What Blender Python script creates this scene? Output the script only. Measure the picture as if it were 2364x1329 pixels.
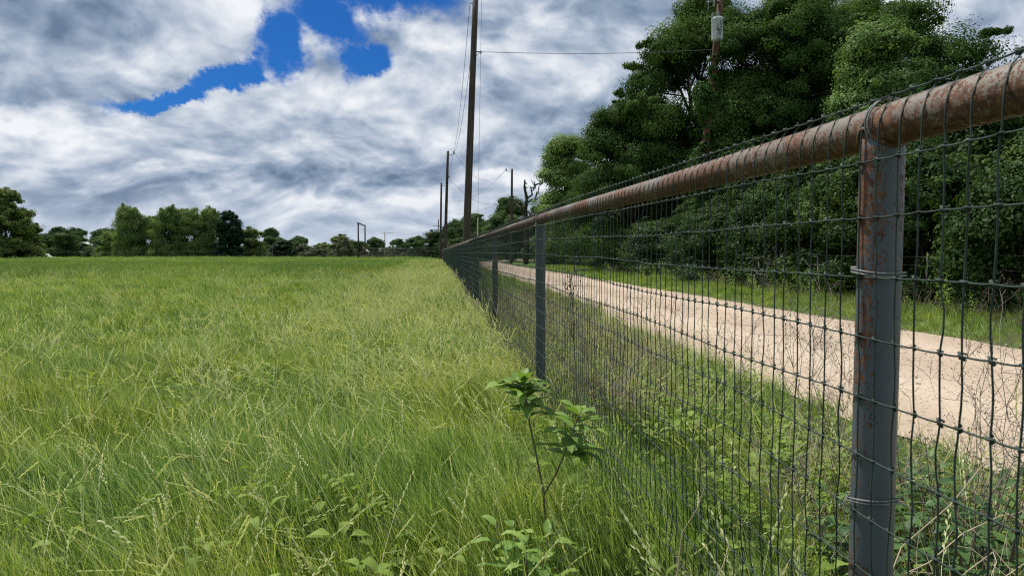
import bpy, math, random
import numpy as np
from math import radians as R, sin, cos, pi

for o in list(bpy.data.objects):
    bpy.data.objects.remove(o)
SC = bpy.context.scene
COL = SC.collection

# ------------------------------------------------------------------ camera
EYE = 1.27
cam = bpy.data.cameras.new('camera')
camo = bpy.data.objects.new('camera', cam)
COL.objects.link(camo)
camo.location = (0, 0, EYE)
camo.rotation_euler = (R(90 - 2.863), 0, 0)
cam.sensor_width = 36.0
cam.lens = 36.0 * 1650 / 2364
cam.clip_start = 0.05
cam.clip_end = 5000
cam.dof.use_dof = True
cam.dof.focus_distance = 4.5
cam.dof.aperture_fstop = 14
SC.camera = camo
SC.view_settings.view_transform = 'Standard'
SC.view_settings.look = 'None'
SC.view_settings.exposure = 0.22
SC.view_settings.gamma = 1.0
SC.render.engine = 'CYCLES'
SC.cycles.use_denoising = False
SC.cycles.pixel_filter_type = 'BLACKMAN_HARRIS'
SC.cycles.filter_width = 1.15
SC.cycles.max_bounces = 6
SC.cycles.diffuse_bounces = 3
SC.cycles.glossy_bounces = 2
SC.cycles.transmission_bounces = 3
SC.cycles.transparent_max_bounces = 6
SC.cycles.caustics_reflective = False
SC.cycles.caustics_refractive = False
SC.cycles.sample_clamp_indirect = 4.0

# ------------------------------------------------------------------ sun
SUN_DIR = np.array([-0.36, 0.40, 1.0]); SUN_DIR /= np.linalg.norm(SUN_DIR)
sun_el = math.asin(SUN_DIR[2])
sun_az = math.atan2(SUN_DIR[0], SUN_DIR[1])          # from +Y towards +X
sl = bpy.data.lights.new('sun', 'SUN')
sl.energy = 4.9
sl.angle = R(0.53)
sl.color = (1.0, 0.955, 0.88)
so = bpy.data.objects.new('sun', sl)
COL.objects.link(so)
from mathutils import Vector
so.rotation_euler = Vector(-SUN_DIR).to_track_quat('-Z', 'Y').to_euler()
so.location = (0, 0, 30)

# ------------------------------------------------------------------ node helper
class NT:
    def __init__(s, tree):
        s.t = tree; s.n = tree.nodes; s.l = tree.links
    def node(s, typ, ins=None, **kw):
        n = s.n.new(typ)
        for k, v in kw.items():
            setattr(n, k, v)
        if ins:
            for k, v in ins.items():
                s.set(n.inputs[k], v)
        return n
    def set(s, sock, v):
        if isinstance(v, bpy.types.NodeSocket):
            s.l.new(v, sock)
        elif isinstance(v, bpy.types.Node):
            s.l.new(v.outputs[0], sock)
        else:
            if sock.type == 'RGBA' and hasattr(v, '__len__') and len(v) == 3:
                v = (*v, 1)
            sock.default_value = v
    def math(s, op, a, b=0.0, c=None, clamp=False):
        n = s.n.new('ShaderNodeMath'); n.operation = op; n.use_clamp = clamp
        s.set(n.inputs[0], a); s.set(n.inputs[1], b)
        if c is not None: s.set(n.inputs[2], c)
        return n.outputs[0]
    def vmath(s, op, a, b=(0, 0, 0)):
        n = s.n.new('ShaderNodeVectorMath'); n.operation = op
        s.set(n.inputs[0], a)
        if op == 'SCALE': s.set(n.inputs[3], b)
        else: s.set(n.inputs[1], b)
        return n.outputs['Value'] if op in ('LENGTH', 'DOT_PRODUCT') else n.outputs[0]
    def mix(s, f, a, b):
        n = s.n.new('ShaderNodeMix'); n.data_type = 'RGBA'
        s.set(n.inputs[0], f); s.set(n.inputs[6], a); s.set(n.inputs[7], b)
        return n.outputs[2]
    def smooth(s, v, a, b, lo=0.0, hi=1.0):
        n = s.n.new('ShaderNodeMapRange'); n.interpolation_type = 'SMOOTHSTEP'
        s.set(n.inputs[0], v); s.set(n.inputs[1], a); s.set(n.inputs[2], b)
        s.set(n.inputs[3], lo); s.set(n.inputs[4], hi)
        return n.outputs[0]
    def noise(s, vec, scale, detail=4, rough=0.55, dist=0.0):
        n = s.n.new('ShaderNodeTexNoise')
        s.set(n.inputs['Vector'], vec); s.set(n.inputs['Scale'], scale)
        s.set(n.inputs['Detail'], detail); s.set(n.inputs['Roughness'], rough)
        s.set(n.inputs['Distortion'], dist)
        return n.outputs[0]
    def ramp(s, f, stops):
        n = s.n.new('ShaderNodeValToRGB'); s.set(n.inputs[0], f)
        e = n.color_ramp.elements
        while len(e) < len(stops): e.new(0.5)
        for i, (p, c) in enumerate(stops):
            e[i].position = p; e[i].color = (*c, 1)
        return n.outputs[0]

# ------------------------------------------------------------------ world: sky and broken cloud deck
W = bpy.data.worlds.new('World'); SC.world = W; W.use_nodes = True
W.node_tree.nodes.clear()
w = NT(W.node_tree)
tc = w.node('ShaderNodeTexCoord')
dirv = w.vmath('NORMALIZE', tc.outputs['Generated'])
sep = w.node('ShaderNodeSeparateXYZ', {0: dirv})
dx, dy, dz = sep.outputs
zc = w.math('MAXIMUM', dz, 0.0)
zz = w.math('ADD', zc, 0.42)
pl = w.node('ShaderNodeCombineXYZ', {0: w.math('DIVIDE', dx, zz), 1: w.math('DIVIDE', dy, zz), 2: 0.0}).outputs[0]
def cloud_density(p):
    warp = w.node('ShaderNodeTexNoise', {'Vector': p, 'Scale': 2.4, 'Detail': 2.0})
    pw = w.vmath('ADD', p, w.vmath('SCALE', w.vmath('SUBTRACT', warp.outputs['Color'], (0.5, 0.5, 0.5)), 0.28))
    a = w.noise(pw, 2.7, 4, 0.5)
    b = w.noise(pw, 7.0, 7, 0.47)
    # billows: rounded puffs with creases between them
    c = w.math('ABSOLUTE', w.math('SUBTRACT', w.math('MULTIPLY', w.noise(pw, 8.5, 5, 0.5), 2.0), 1.0))
    return w.math('ADD', w.math('ADD', w.math('MULTIPLY', a, 0.62), w.math('MULTIPLY', b, 0.30)), w.math('MULTIPLY', c, 0.22))
off = (3.7, 1.9, 0.0)
p0 = w.vmath('ADD', pl, off)
p1 = w.vmath('ADD', w.vmath('MULTIPLY', pl, (0.95, 0.95, 1)), (3.7, 1.9, 0))
d0 = cloud_density(p0)
d1 = cloud_density(p1)
# positions in the sky: x east-west, z height of the direction
q = w.node('ShaderNodeCombineXYZ', {0: dx, 1: dz, 2: 0.0}).outputs[0]
wq = w.node('ShaderNodeTexNoise', {'Vector': q, 'Scale': 11.0, 'Detail': 8.0, 'Roughness': 0.68})
qw = w.vmath('ADD', q, w.vmath('SCALE', w.vmath('SUBTRACT', wq.outputs['Color'], (0.5, 0.5, 0.5)), 0.10))
front = w.math('GREATER_THAN', dy, 0.0)
def blob(cx, cz, rx, rz, ang=0.0):
    v = w.vmath('SUBTRACT', qw, (cx, cz, 0))
    r = w.node('ShaderNodeVectorRotate', {'Vector': v, 'Angle': -R(ang)}, rotation_type='Z_AXIS')
    r = w.vmath('MULTIPLY', r.outputs[0], (1 / rx, 1 / rz, 0))
    g = w.math('SUBTRACT', 1.0, w.vmath('LENGTH', r), clamp=True)
    return w.math('MULTIPLY', g, front)
def acc(lst, op='MAXIMUM'):
    r = lst[0]
    for x in lst[1:]:
        r = w.math(op, r, x)
    return r
GAPS = [(-0.17, 0.340, 0.18, 0.062, 0), (-0.235, 0.300, 0.085, 0.062, 0), (-0.195, 0.260, 0.066, 0.045, 0), (-0.290, 0.262, 0.070, 0.052, 50),
        (-0.35, 0.222, 0.095, 0.027, 30), (-0.41, 0.195, 0.11, 0.020, 15)]
gap = w.math('MAXIMUM', acc([blob(*g) for g in GAPS]), w.math('MULTIPLY', blob(-0.475, 0.125, 0.12, 0.026, 0), 0.36))
DARKS = [(-0.50, 0.265, 0.15, 0.05, 0), (-0.52, 0.19, 0.16, 0.045, 5), (0.02, 0.19, 0.15, 0.05, 0), (0.06, 0.325, 0.16, 0.05, 0),
         (-0.31, 0.10, 0.3, 0.02, 0), (0.35, 0.34, 0.2, 0.06, 0), (-0.46, 0.33, 0.1, 0.02, 0), (0.07, 0.14, 0.12, 0.018, 0)]
dark = acc([blob(*g) for g in DARKS])
LITES = [(-0.36, 0.285, 0.12, 0.05, 10), (-0.12, 0.25, 0.14, 0.06, 0), (0.03, 0.275, 0.16, 0.05, 0), (-0.26, 0.21, 0.16, 0.04, 0),
         (-0.53, 0.15, 0.05, 0.03, 0), (-0.27, 0.14, 0.06, 0.02, 0), (-0.38, 0.33, 0.12, 0.025, 0), (0.02, 0.10, 0.12, 0.02, 0)]
lite = acc([blob(*g) for g in LITES])
cover = w.math('ADD', w.math('SUBTRACT', d0, w.math('MULTIPLY', w.smooth(gap, 0.0, 0.95), 0.66)), 0.22)
# everywhere else the deck is mostly closed
cov = w.smooth(cover, 0.24, 0.62)
relief = w.math('MULTIPLY', w.math('SUBTRACT', d0, d1), 3.9)
fine = w.math('MULTIPLY', w.math('SUBTRACT', w.noise(p0, 12.0, 6, 0.6), 0.5), 0.24)
shade = w.math('ADD', w.math('ADD', 0.52, relief), fine)
shade = w.math('SUBTRACT', shade, w.math('MULTIPLY', w.smooth(dark, 0.0, 0.8), 0.25))
shade = w.math('ADD', shade, w.math('MULTIPLY', w.smooth(lite, 0.0, 0.7), 0.22))
shade = w.math('SUBTRACT', shade, w.math('MULTIPLY', w.math('SUBTRACT', d0, 0.52), 1.1))
shade = w.math('ADD', w.math('MULTIPLY', shade, 0.86), 0.10, None, True)
ccol = w.ramp(shade, [(0.0, (0.135, 0.195, 0.30)), (0.32, (0.27, 0.345, 0.46)), (0.58, (0.45, 0.515, 0.62)), (1.0, (0.82, 0.845, 0.88))])
low = w.smooth(dz, 0.0, 0.10, 0.55, 0.0)
ccol = w.mix(low, ccol, (0.47, 0.55, 0.66))
sky = w.node('ShaderNodeTexSky', sky_type='NISHITA', sun_disc=False, sun_elevation=sun_el, sun_rotation=sun_az,
             altitude=100, air_density=1.0, dust_density=0.6, ozone_density=3.0)
skyc = w.vmath('MULTIPLY', sky.outputs[0], (0.009, 0.034, 0.072))
skc = w.mix(cov, skyc, ccol)
bg = w.node('ShaderNodeBackground', {'Color': skc, 'Strength': 0.93})
wo = w.node('ShaderNodeOutputWorld', {0: bg.outputs[0]})
W.cycles.sampling_method = 'MANUAL'
W.cycles.sample_map_resolution = 512

# ------------------------------------------------------------------ object helpers
def tag(o, label=None, cat=None, group=None, kind=None):
    if label: o['label'] = label
    if cat: o['category'] = cat
    if group: o['group'] = group
    if kind: o['kind'] = kind
    return o

def empty(name, loc=(0, 0, 0), rz=0.0):
    o = bpy.data.objects.new(name, None)
    o.empty_display_size = 0.2
    COL.objects.link(o); o.location = loc; o.rotation_euler = (0, 0, rz)
    return o

def make_mesh(name, V, F, mats, fm=None, smooth=False, attrs=None):
    """V (n,3); F list of (m,k) int arrays; mats list; fm list of material indices per F array"""
    me = bpy.data.meshes.new(name)
    V = np.asarray(V, dtype=np.float32)
    me.vertices.add(len(V)); me.vertices.foreach_set('co', V.ravel())
    Fs = [np.asarray(f, dtype=np.int32) for f in F if len(f)]
    idx = [i for i, f in enumerate(F) if len(f)]
    tot = np.concatenate([np.full(len(f), f.shape[1], dtype=np.int32) for f in Fs])
    start = np.concatenate([[0], np.cumsum(tot)[:-1]]).astype(np.int32)
    loops = np.concatenate([f.ravel() for f in Fs])
    me.loops.add(len(loops)); me.loops.foreach_set('vertex_index', loops)
    me.polygons.add(len(tot)); me.polygons.foreach_set('loop_start', start)
    if fm is not None:
        mi = np.concatenate([np.full(len(f), fm[i], dtype=np.int32) for i, f in zip(idx, Fs)])
        me.polygons.foreach_set('material_index', mi)
    if smooth:
        me.polygons.foreach_set('use_smooth', np.ones(len(tot), dtype=bool))
    me.update(calc_edges=True)
    for m in mats: me.materials.append(m)
    if attrs:
        for k, a in attrs.items():
            at = me.attributes.new(k, 'FLOAT', 'POINT')
            at.data.foreach_set('value', np.asarray(a, dtype=np.float32))
    return me

def link(name, me, parent=None, loc=None):
    o = bpy.data.objects.new(name, me); COL.objects.link(o)
    if parent: o.parent = parent
    if loc is not None: o.location = loc
    return o

class MB:
    """collects shapes that become ONE mesh"""
    def __init__(s): s.V = []; s.Q = []; s.T = []; s.n = 0; s.A = []
    def add(s, V, Q=None, T=None, a=0.5):
        V = np.asarray(V, dtype=float).reshape(-1, 3)
        if Q is not None and len(Q): s.Q.append(np.asarray(Q, dtype=int) + s.n)
        if T is not None and len(T): s.T.append(np.asarray(T, dtype=int) + s.n)
        s.V.append(V); s.n += len(V)
        s.A.append(np.full(len(V), a) if np.isscalar(a) else np.asarray(a))
    def box(s, lo, hi, rz=0.0, c=None):
        x0, y0, z0 = lo; x1, y1, z1 = hi
        V = np.array([[x0, y0, z0], [x1, y0, z0], [x1, y1, z0], [x0, y1, z0], [x0, y0, z1], [x1, y0, z1], [x1, y1, z1], [x0, y1, z1]], float)
        if rz:
            c = c or ((x0 + x1) / 2, (y0 + y1) / 2)
            d = V[:, :2] - c
            V[:, 0] = c[0] + d[:, 0] * cos(rz) - d[:, 1] * sin(rz)
            V[:, 1] = c[1] + d[:, 0] * sin(rz) + d[:, 1] * cos(rz)
        s.add(V, [[0, 3, 2, 1], [4, 5, 6, 7], [0, 1, 5, 4], [1, 2, 6, 5], [2, 3, 7, 6], [3, 0, 4, 7]])
    def tube(s, pts, rad, sides=6, cap=True, a=0.5):
        P = np.asarray(pts, float); m = len(P)
        rad = np.full(m, rad) if np.isscalar(rad) else np.asarray(rad, float)
        T = np.gradient(P, axis=0); T /= (np.linalg.norm(T, axis=1, keepdims=True) + 1e-9)
        u = np.cross(T[0], [0.0, 0, 1]) if abs(T[0][2]) < 0.9 else np.cross(T[0], [1.0, 0, 0])
        u /= np.linalg.norm(u)
        ang = np.arange(sides) * 2 * pi / sides
        rows = []
        for i in range(m):
            u = u - T[i] * np.dot(u, T[i]); u /= (np.linalg.norm(u) + 1e-9)
            v = np.cross(T[i], u)
            rows.append(P[i] + rad[i] * (np.cos(ang)[:, None] * u + np.sin(ang)[:, None] * v))
        V = np.concatenate(rows)
        i = np.arange(m - 1)[:, None] * sides; j = np.arange(sides)[None]; k = (j + 1) % sides
        Q = np.stack([i + j, i + k, i + sides + k, i + sides + j], -1).reshape(-1, 4)
        Tr = []
        if cap:
            for r0, flip in ((0, True), ((m - 1) * sides, False)):
                for j_ in range(1, sides - 1):
                    t = [r0, r0 + j_, r0 + j_ + 1]
                    Tr.append(t[::-1] if flip else t)
        s.add(V, Q, Tr, a)
    def lathe(s, prof, c=(0, 0, 0), sides=16, cap=True):
        s.tube([(c[0], c[1], c[2] + z) for r, z in prof], [r for r, z in prof], sides, cap) if False else s._lathe(prof, c, sides)
    def _lathe(s, prof, c, sides):
        ang = np.arange(sides) * 2 * pi / sides
        V = np.concatenate([np.stack([c[0] + r * np.cos(ang), c[1] + r * np.sin(ang), np.full(sides, c[2] + z)], -1) for r, z in prof])
        m = len(prof)
        i = np.arange(m - 1)[:, None] * sides; j = np.arange(sides)[None]; k = (j + 1) % sides
        Q = np.stack([i + j, i + k, i + sides + k, i + sides + j], -1).reshape(-1, 4)
        s.add(V, Q)
    def mesh(s, name, mat, smooth=False):
        V = np.concatenate(s.V)
        Q = np.concatenate(s.Q) if s.Q else np.zeros((0, 4), int)
        T = np.concatenate(s.T) if s.T else np.zeros((0, 3), int)
        return make_mesh(name, V, [Q, T], [mat] if not isinstance(mat, list) else mat, smooth=smooth, attrs={'tint': np.concatenate(s.A)})
    def build(s, name, mat, parent=None, loc=None, smooth=False):
        return link(name, s.mesh(name, mat, smooth), parent, loc)

def polytubes(P, r, A, B, sides=4):
    """P (N,M,3) polylines all swept by the fixed ring axes A, B; returns V, Q"""
    P = np.asarray(P, float); N, M, _ = P.shape
    r = np.broadcast_to(r, (N, M))
    ang = np.arange(sides) * 2 * pi / sides + 0.4
    ring = np.cos(ang)[:, None] * np.asarray(A) + np.sin(ang)[:, None] * np.asarray(B)
    V = (P[:, :, None, :] + r[:, :, None, None] * ring[None, None]).reshape(-1, 3)
    n = np.arange(N)[:, None, None] * M * sides; m = np.arange(M - 1)[None, :, None] * sides
    j = np.arange(sides)[None, None]; k = (j + 1) % sides
    Q = np.stack([n + m + j, n + m + k, n + m + sides + k, n + m + sides + j], -1).reshape(-1, 4)
    return V, Q

# ------------------------------------------------------------------ materials
def new_mat(name):
    m = bpy.data.materials.new(name); m.use_nodes = True
    m.node_tree.nodes.clear()
    return m, NT(m.node_tree)

def out(t, sh, disp=None):
    t.node('ShaderNodeOutputMaterial', {0: sh})

def leaf_mat(name, stops, transl=0.35, rough=0.55, nscale=0.35, wn=0.35, wr=0.25, wt=0.4, spec=0.25, tcol=(1.25, 1.2, 0.6), hue=0.0, hscale=0.5):
    m, t = new_mat(name)
    geo = t.node('ShaderNodeNewGeometry'); oi = t.node('ShaderNodeObjectInfo')
    at = t.node('ShaderNodeAttribute', attribute_name='tint')
    n = t.noise(geo.outputs['Position'], nscale, 3, 0.6)
    f = t.math('ADD', t.math('MULTIPLY', t.math('SUBTRACT', n, 0.5), wn * 2.2), t.math('MULTIPLY', oi.outputs['Random'], wr))
    f = t.math('ADD', f, t.math('MULTIPLY', at.outputs['Fac'], wt))
    f = t.math('ADD', f, 0.5 - wr / 2 - wt / 2, clamp=True)
    c = t.ramp(f, stops)
    if hue:
        hn = t.smooth(t.noise(t.vmath('ADD', geo.outputs['Position'], (31.0, 17.0, 0)), hscale, 4, 0.65), 0.38, 0.62)
        c = t.mix(hn, t.vmath('MULTIPLY', c, (1 - hue, 1 - .35 * hue, 1 + .9 * hue)), t.vmath('MULTIPLY', c, (1 + .45 * hue, 1 + .1 * hue, 1 - .6 * hue)))
    p = t.node('ShaderNodeBsdfPrincipled', {'Base Color': c, 'Roughness': rough, 'Specular IOR Level': spec})
    tr = t.node('ShaderNodeBsdfTranslucent', {0: t.vmath('MULTIPLY', c, tcol)})
    mx = t.node('ShaderNodeMixShader', {0: transl, 1: p.outputs[0], 2: tr.outputs[0]})
    out(t, mx.outputs[0])
    return m

def simple_mat(name, col, rough=0.6, metal=0.0, var=0.15, scale=8.0, bump=0.0, spec=0.5):
    m, t = new_mat(name)
    tcn = t.node('ShaderNodeTexCoord')
    n = t.noise(tcn.outputs['Object'], scale, 5, 0.6)
    c0 = tuple(x * (1 - var) for x in col); c1 = tuple(min(1, x * (1 + var)) for x in col)
    c = t.mix(t.smooth(n, 0.3, 0.7), c0, c1)
    ins = {'Base Color': c, 'Roughness': rough, 'Metallic': metal, 'Specular IOR Level': spec}
    if bump:
        b = t.node('ShaderNodeBump', {'Strength': bump, 'Distance': 0.01, 'Height': n})
        ins['Normal'] = b.outputs[0]
    p = t.node('ShaderNodeBsdfPrincipled', ins)
    out(t, p.outputs[0])
    return m

# pipe: faded paint breaking into rust
def pipe_mat(name, paint_a, paint_b, rust_lo, rust_hi, side=0.0, cscale=1.0, axis=(1, 1, 1), fs=1.0, under=0.0):
    m, t = new_mat(name)
    tcn = t.node('ShaderNodeTexCoord'); ob = tcn.outputs['Object']
    st = t.vmath('MULTIPLY', ob, axis)
    big = t.noise(st, 5.0 * cscale, 5, 0.6)
    spk = t.noise(t.vmath('MULTIPLY', ob, tuple(a ** 0.5 for a in axis)), 130.0 * fs, 4, 0.6)
    spk2 = t.noise(t.vmath('MULTIPLY', ob, (1, 1, 0.55)), 60.0 * fs, 5, 0.68)
    msk = t.math('ADD', t.math('MULTIPLY', big, 0.42), t.math('ADD', t.math('MULTIPLY', spk, 0.30), t.math('MULTIPLY', spk2, 0.40)))
    geo = t.node('ShaderNodeNewGeometry')
    if side:
        nx = t.node('ShaderNodeSeparateXYZ', {0: geo.outputs['Normal']}).outputs[0]
        sd = t.math('MAXIMUM', t.math('MULTIPLY', nx, -1.0), t.math('MULTIPLY', nx, 0.7))
        msk = t.math('ADD', msk, t.math('MULTIPLY', t.math('SUBTRACT', sd, 0.35), side))
    nz = t.node('ShaderNodeSeparateXYZ', {0: geo.outputs['Normal']}).outputs[2]
    patch = t.noise(ob, 1.3, 2, 0.5)
    msk = t.math('ADD', msk, t.math('MULTIPLY', nz, -under))
    msk = t.math('ADD', msk, t.math('MULTIPLY', t.math('SUBTRACT', patch, 0.5), 0.16))
    rust = t.smooth(msk, rust_lo, rust_hi)
    paint = t.mix(t.noise(st, 7.0, 4, 0.6), paint_a, paint_b)
    rc = t.ramp(t.noise(ob, 55.0, 6, 0.7), [(0.3, (0.030, 0.017, 0.012)), (0.5, (0.11, 0.048, 0.026)), (0.75, (0.26, 0.125, 0.062))])
    c = t.mix(rust, paint, rc)
    rough = t.smooth(rust, 0, 1, 0.42, 0.85)
    hh = t.math('ADD', t.math('MULTIPLY', rust, -0.6), t.math('MULTIPLY', spk, 0.5))
    b = t.node('ShaderNodeBump', {'Strength': 0.5, 'Distance': 0.0015, 'Height': hh})
    p = t.node('ShaderNodeBsdfPrincipled', {'Base Color': c, 'Roughness': rough, 'Specular IOR Level': 0.4, 'Normal': b.outputs[0]})
    out(t, p.outputs[0])
    return m

M = {}
M['rail'] = pipe_mat('rail_rust', (0.10, 0.088, 0.074), (0.25, 0.21, 0.165), 0.515, 0.56, cscale=1.2, axis=(1, 0.5, 1), fs=1.5, under=0.05)
M['post'] = pipe_mat('post_paint', (0.030, 0.048, 0.066), (0.120, 0.142, 0.158), 0.60, 0.63, side=0.12, axis=(1, 1, 0.35), fs=1.9)
M['post_far'] = pipe_mat('post_far_paint', (0.055, 0.07, 0.09), (0.10, 0.115, 0.13), 0.66, 0.70, axis=(1, 1, 0.4))
M['post_brown'] = pipe_mat('post_brown_paint', (0.08, 0.062, 0.055), (0.11, 0.09, 0.078), 0.60, 0.70, axis=(1, 1, 0.4))
M['wire'] = simple_mat('wire_green_galvanized', (0.030, 0.048, 0.040), 0.6, 0.1, 0.35, 20, 0, 0.25)
M['tie'] = simple_mat('tie_wire', (0.17, 0.18, 0.18), 0.6, 0.1, 0.3, 30)
M['barb'] = simple_mat('barbed_wire_metal', (0.13, 0.12, 0.11), 0.6, 0.5, 0.2, 30)
M['cable'] = simple_mat('cable_metal', (0.10, 0.11, 0.12), 0.5, 0.5, 0.1, 5)
M['insul'] = simple_mat('porcelain', (0.32, 0.33, 0.34), 0.3, 0.0, 0.15, 9)
M['can'] = simple_mat('transformer_paint', (0.42, 0.45, 0.48), 0.4, 0.0, 0.08, 4)
M['steel'] = simple_mat('dark_steel', (0.05, 0.045, 0.045), 0.6, 0.4, 0.3, 14)
M['guard'] = simple_mat('guy_guard_plastic', (0.60, 0.58, 0.36), 0.5, 0.0, 0.1, 5)
M['black_pipe'] = simple_mat('dark_corral_pipe', (0.040, 0.034, 0.033), 0.6, 0.2, 0.4, 2.5)
M['white'] = simple_mat('white_paint', (0.78, 0.79, 0.80), 0.4, 0.0, 0.05, 3)
M['siding'] = simple_mat('white_siding', (0.70, 0.71, 0.72), 0.6, 0.0, 0.08, 3)
M['roof'] = simple_mat('pale_metal_roof', (0.60, 0.62, 0.65), 0.45, 0.2, 0.1, 3)
M['glass'] = simple_mat('dark_glass', (0.02, 0.025, 0.03), 0.08, 0.0, 0.1, 3)
M['rubber'] = simple_mat('rubber', (0.02, 0.02, 0.02), 0.8, 0.0, 0.1, 3)
M['shedwood'] = simple_mat('grey_boards', (0.24, 0.21, 0.17), 0.85, 0.0, 0.3, 6)
M['palewood'] = simple_mat('pale_pole_wood', (0.42, 0.36, 0.28), 0.85, 0.0, 0.25, 5)
M['deadwood'] = simple_mat('grey_dead_twigs', (0.30, 0.27, 0.23), 0.9, 0.0, 0.3, 9)
M['paletwig'] = simple_mat('pale_dry_stems', (0.38, 0.32, 0.21), 0.85, 0.0, 0.25, 9)
M['darktwig'] = simple_mat('brown_dry_weed', (0.12, 0.085, 0.065), 0.9, 0.0, 0.3, 9)

def wood_mat(name, a, b, c3):
    m, t = new_mat(name)
    tcn = t.node('ShaderNodeTexCoord')
    v = t.vmath('MULTIPLY', tcn.outputs['Object'], (14, 14, 0.5))
    n = t.noise(v, 1.5, 6, 0.65)
    n2 = t.noise(tcn.outputs['Object'], 0.6, 3, 0.5)
    c = t.ramp(n, [(0.30, a), (0.5, b), (0.72, c3)])
    c = t.mix(t.smooth(n2, 0.35, 0.7, 0, 0.5), c, a)
    bp = t.node('ShaderNodeBump', {'Strength': 0.7, 'Distance': 0.01, 'Height': n})
    p = t.node('ShaderNodeBsdfPrincipled', {'Base Color': c, 'Roughness': 0.88, 'Specular IOR Level': 0.2, 'Normal': bp.outputs[0]})
    out(t, p.outputs[0])
    return m
M['pole'] = wood_mat('pole_wood_grey', (0.030, 0.024, 0.020), (0.075, 0.060, 0.050), (0.14, 0.115, 0.095))
M['pole_red'] = wood_mat('pole_wood_reddish', (0.045, 0.025, 0.018), (0.12, 0.062, 0.042), (0.20, 0.115, 0.08))
M['bark'] = wood_mat('bark', (0.018, 0.015, 0.012), (0.045, 0.037, 0.030), (0.10, 0.085, 0.07))

# foliage
M['oak'] = leaf_mat('oak_leaves', [(0.0, (0.014, 0.034, 0.011)), (0.4, (0.042, 0.088, 0.022)), (0.7, (0.085, 0.150, 0.036)), (1.0, (0.19, 0.265, 0.065))],
                    0.28, 0.75, 0.35, 0.28, 0.18, 0.5, 0.06)
M['oak_far'] = leaf_mat('distant_oak_leaves', [(0.0, (0.022, 0.048, 0.020)), (0.45, (0.058, 0.110, 0.040)), (1.0, (0.16, 0.23, 0.085))], 0.28, 0.75, 0.35, 0.28, 0.25, 0.45, 0.06)
M['elm'] = leaf_mat('elm_leaves', [(0.0, (0.06, 0.12, 0.035)), (0.5, (0.14, 0.23, 0.07)), (1.0, (0.27, 0.37, 0.11))], 0.3, 0.5, 0.5, 0.25, 0.15, 0.45, spec=0.06)
M['willow'] = leaf_mat('willow_leaves', [(0.0, (0.075, 0.13, 0.040)), (0.5, (0.155, 0.24, 0.070)), (1.0, (0.28, 0.36, 0.12))], 0.3, 0.55, 0.2, 0.25, 0.15, 0.4, spec=0.06)
M['pecan'] = leaf_mat('pecan_leaves', [(0.0, (0.05, 0.085, 0.025)), (0.5, (0.125, 0.175, 0.048)), (1.0, (0.28, 0.32, 0.10))], 0.3, 0.5, 0.25, 0.25, 0.15, 0.45, spec=0.06)
M['cedar'] = leaf_mat('dark_leaves', [(0.0, (0.008, 0.024, 0.012)), (0.5, (0.018, 0.046, 0.020)), (1.0, (0.04, 0.082, 0.03))], 0.15, 0.55, 0.3, 0.2, 0.2, 0.4, spec=0.06)
M['sage'] = leaf_mat('dull_green_leaves', [(0.0, (0.045, 0.065, 0.035)), (0.5, (0.09, 0.115, 0.06)), (1.0, (0.18, 0.20, 0.12))], 0.25, 0.6, 0.3, 0.25, 0.15, 0.4, spec=0.06)
M['shrub'] = leaf_mat('shrub_leaves', [(0.0, (0.010, 0.025, 0.009)), (0.5, (0.032, 0.068, 0.018)), (1.0, (0.135, 0.21, 0.052))], 0.25, 0.5, 0.5, 0.3, 0.2, 0.45, spec=0.06)
M['vine'] = leaf_mat('vine_leaves', [(0.0, (0.025, 0.065, 0.015)), (0.5, (0.05, 0.11, 0.025)), (1.0, (0.10, 0.18, 0.04))], 0.3, 0.5, 0.6, 0.2, 0.1, 0.4, spec=0.06)
M['sapling'] = leaf_mat('sapling_leaves', [(0.0, (0.08, 0.16, 0.03)), (0.5, (0.17, 0.29, 0.055)), (1.0, (0.32, 0.44, 0.11))], 0.38, 0.5, 2.0, 0.2, 0.1, 0.6, 0.25)
M['brier'] = leaf_mat('dark_shrub_leaves', [(0.0, (0.022, 0.06, 0.018)), (0.5, (0.055, 0.12, 0.032)), (1.0, (0.15, 0.26, 0.06))], 0.3, 0.5, 2.0, 0.2, 0.1, 0.6, 0.25)
M['broad'] = leaf_mat('broad_weed_leaves', [(0.0, (0.09, 0.165, 0.026)), (0.5, (0.17, 0.26, 0.045)), (1.0, (0.32, 0.40, 0.11))], 0.4, 0.6, 1.0, 0.25, 0.3, 0.4, 0.12)
GRASS = [(0.0, (0.024, 0.055, 0.016)), (0.22, (0.105, 0.19, 0.040)), (0.5, (0.27, 0.385, 0.085)), (0.8, (0.50, 0.58, 0.19)), (1.0, (0.74, 0.74, 0.42))]
M['grass'] = leaf_mat('meadow_grass', GRASS, 0.42, 0.6, 1.6, 0.36, 0.34, 1.05, 0.1, hue=0.17, hscale=0.8)
M['grass_far'] = leaf_mat('far_grass', [(0.0, (0.065, 0.125, 0.034)), (0.4, (0.16, 0.245, 0.062)), (0.75, (0.28, 0.36, 0.11)), (1.0, (0.48, 0.51, 0.22))],
                          0.38, 0.55, 0.09, 0.50, 0.24, 0.50, 0.1, hue=0.16, hscale=0.09)
M['seed'] = leaf_mat('seed_heads', [(0.0, (0.28, 0.36, 0.12)), (0.5, (0.52, 0.58, 0.28)), (1.0, (0.78, 0.76, 0.50))], 0.30, 0.6, 0.8, 0.2, 0.2, 0.5, 0.3)

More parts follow.
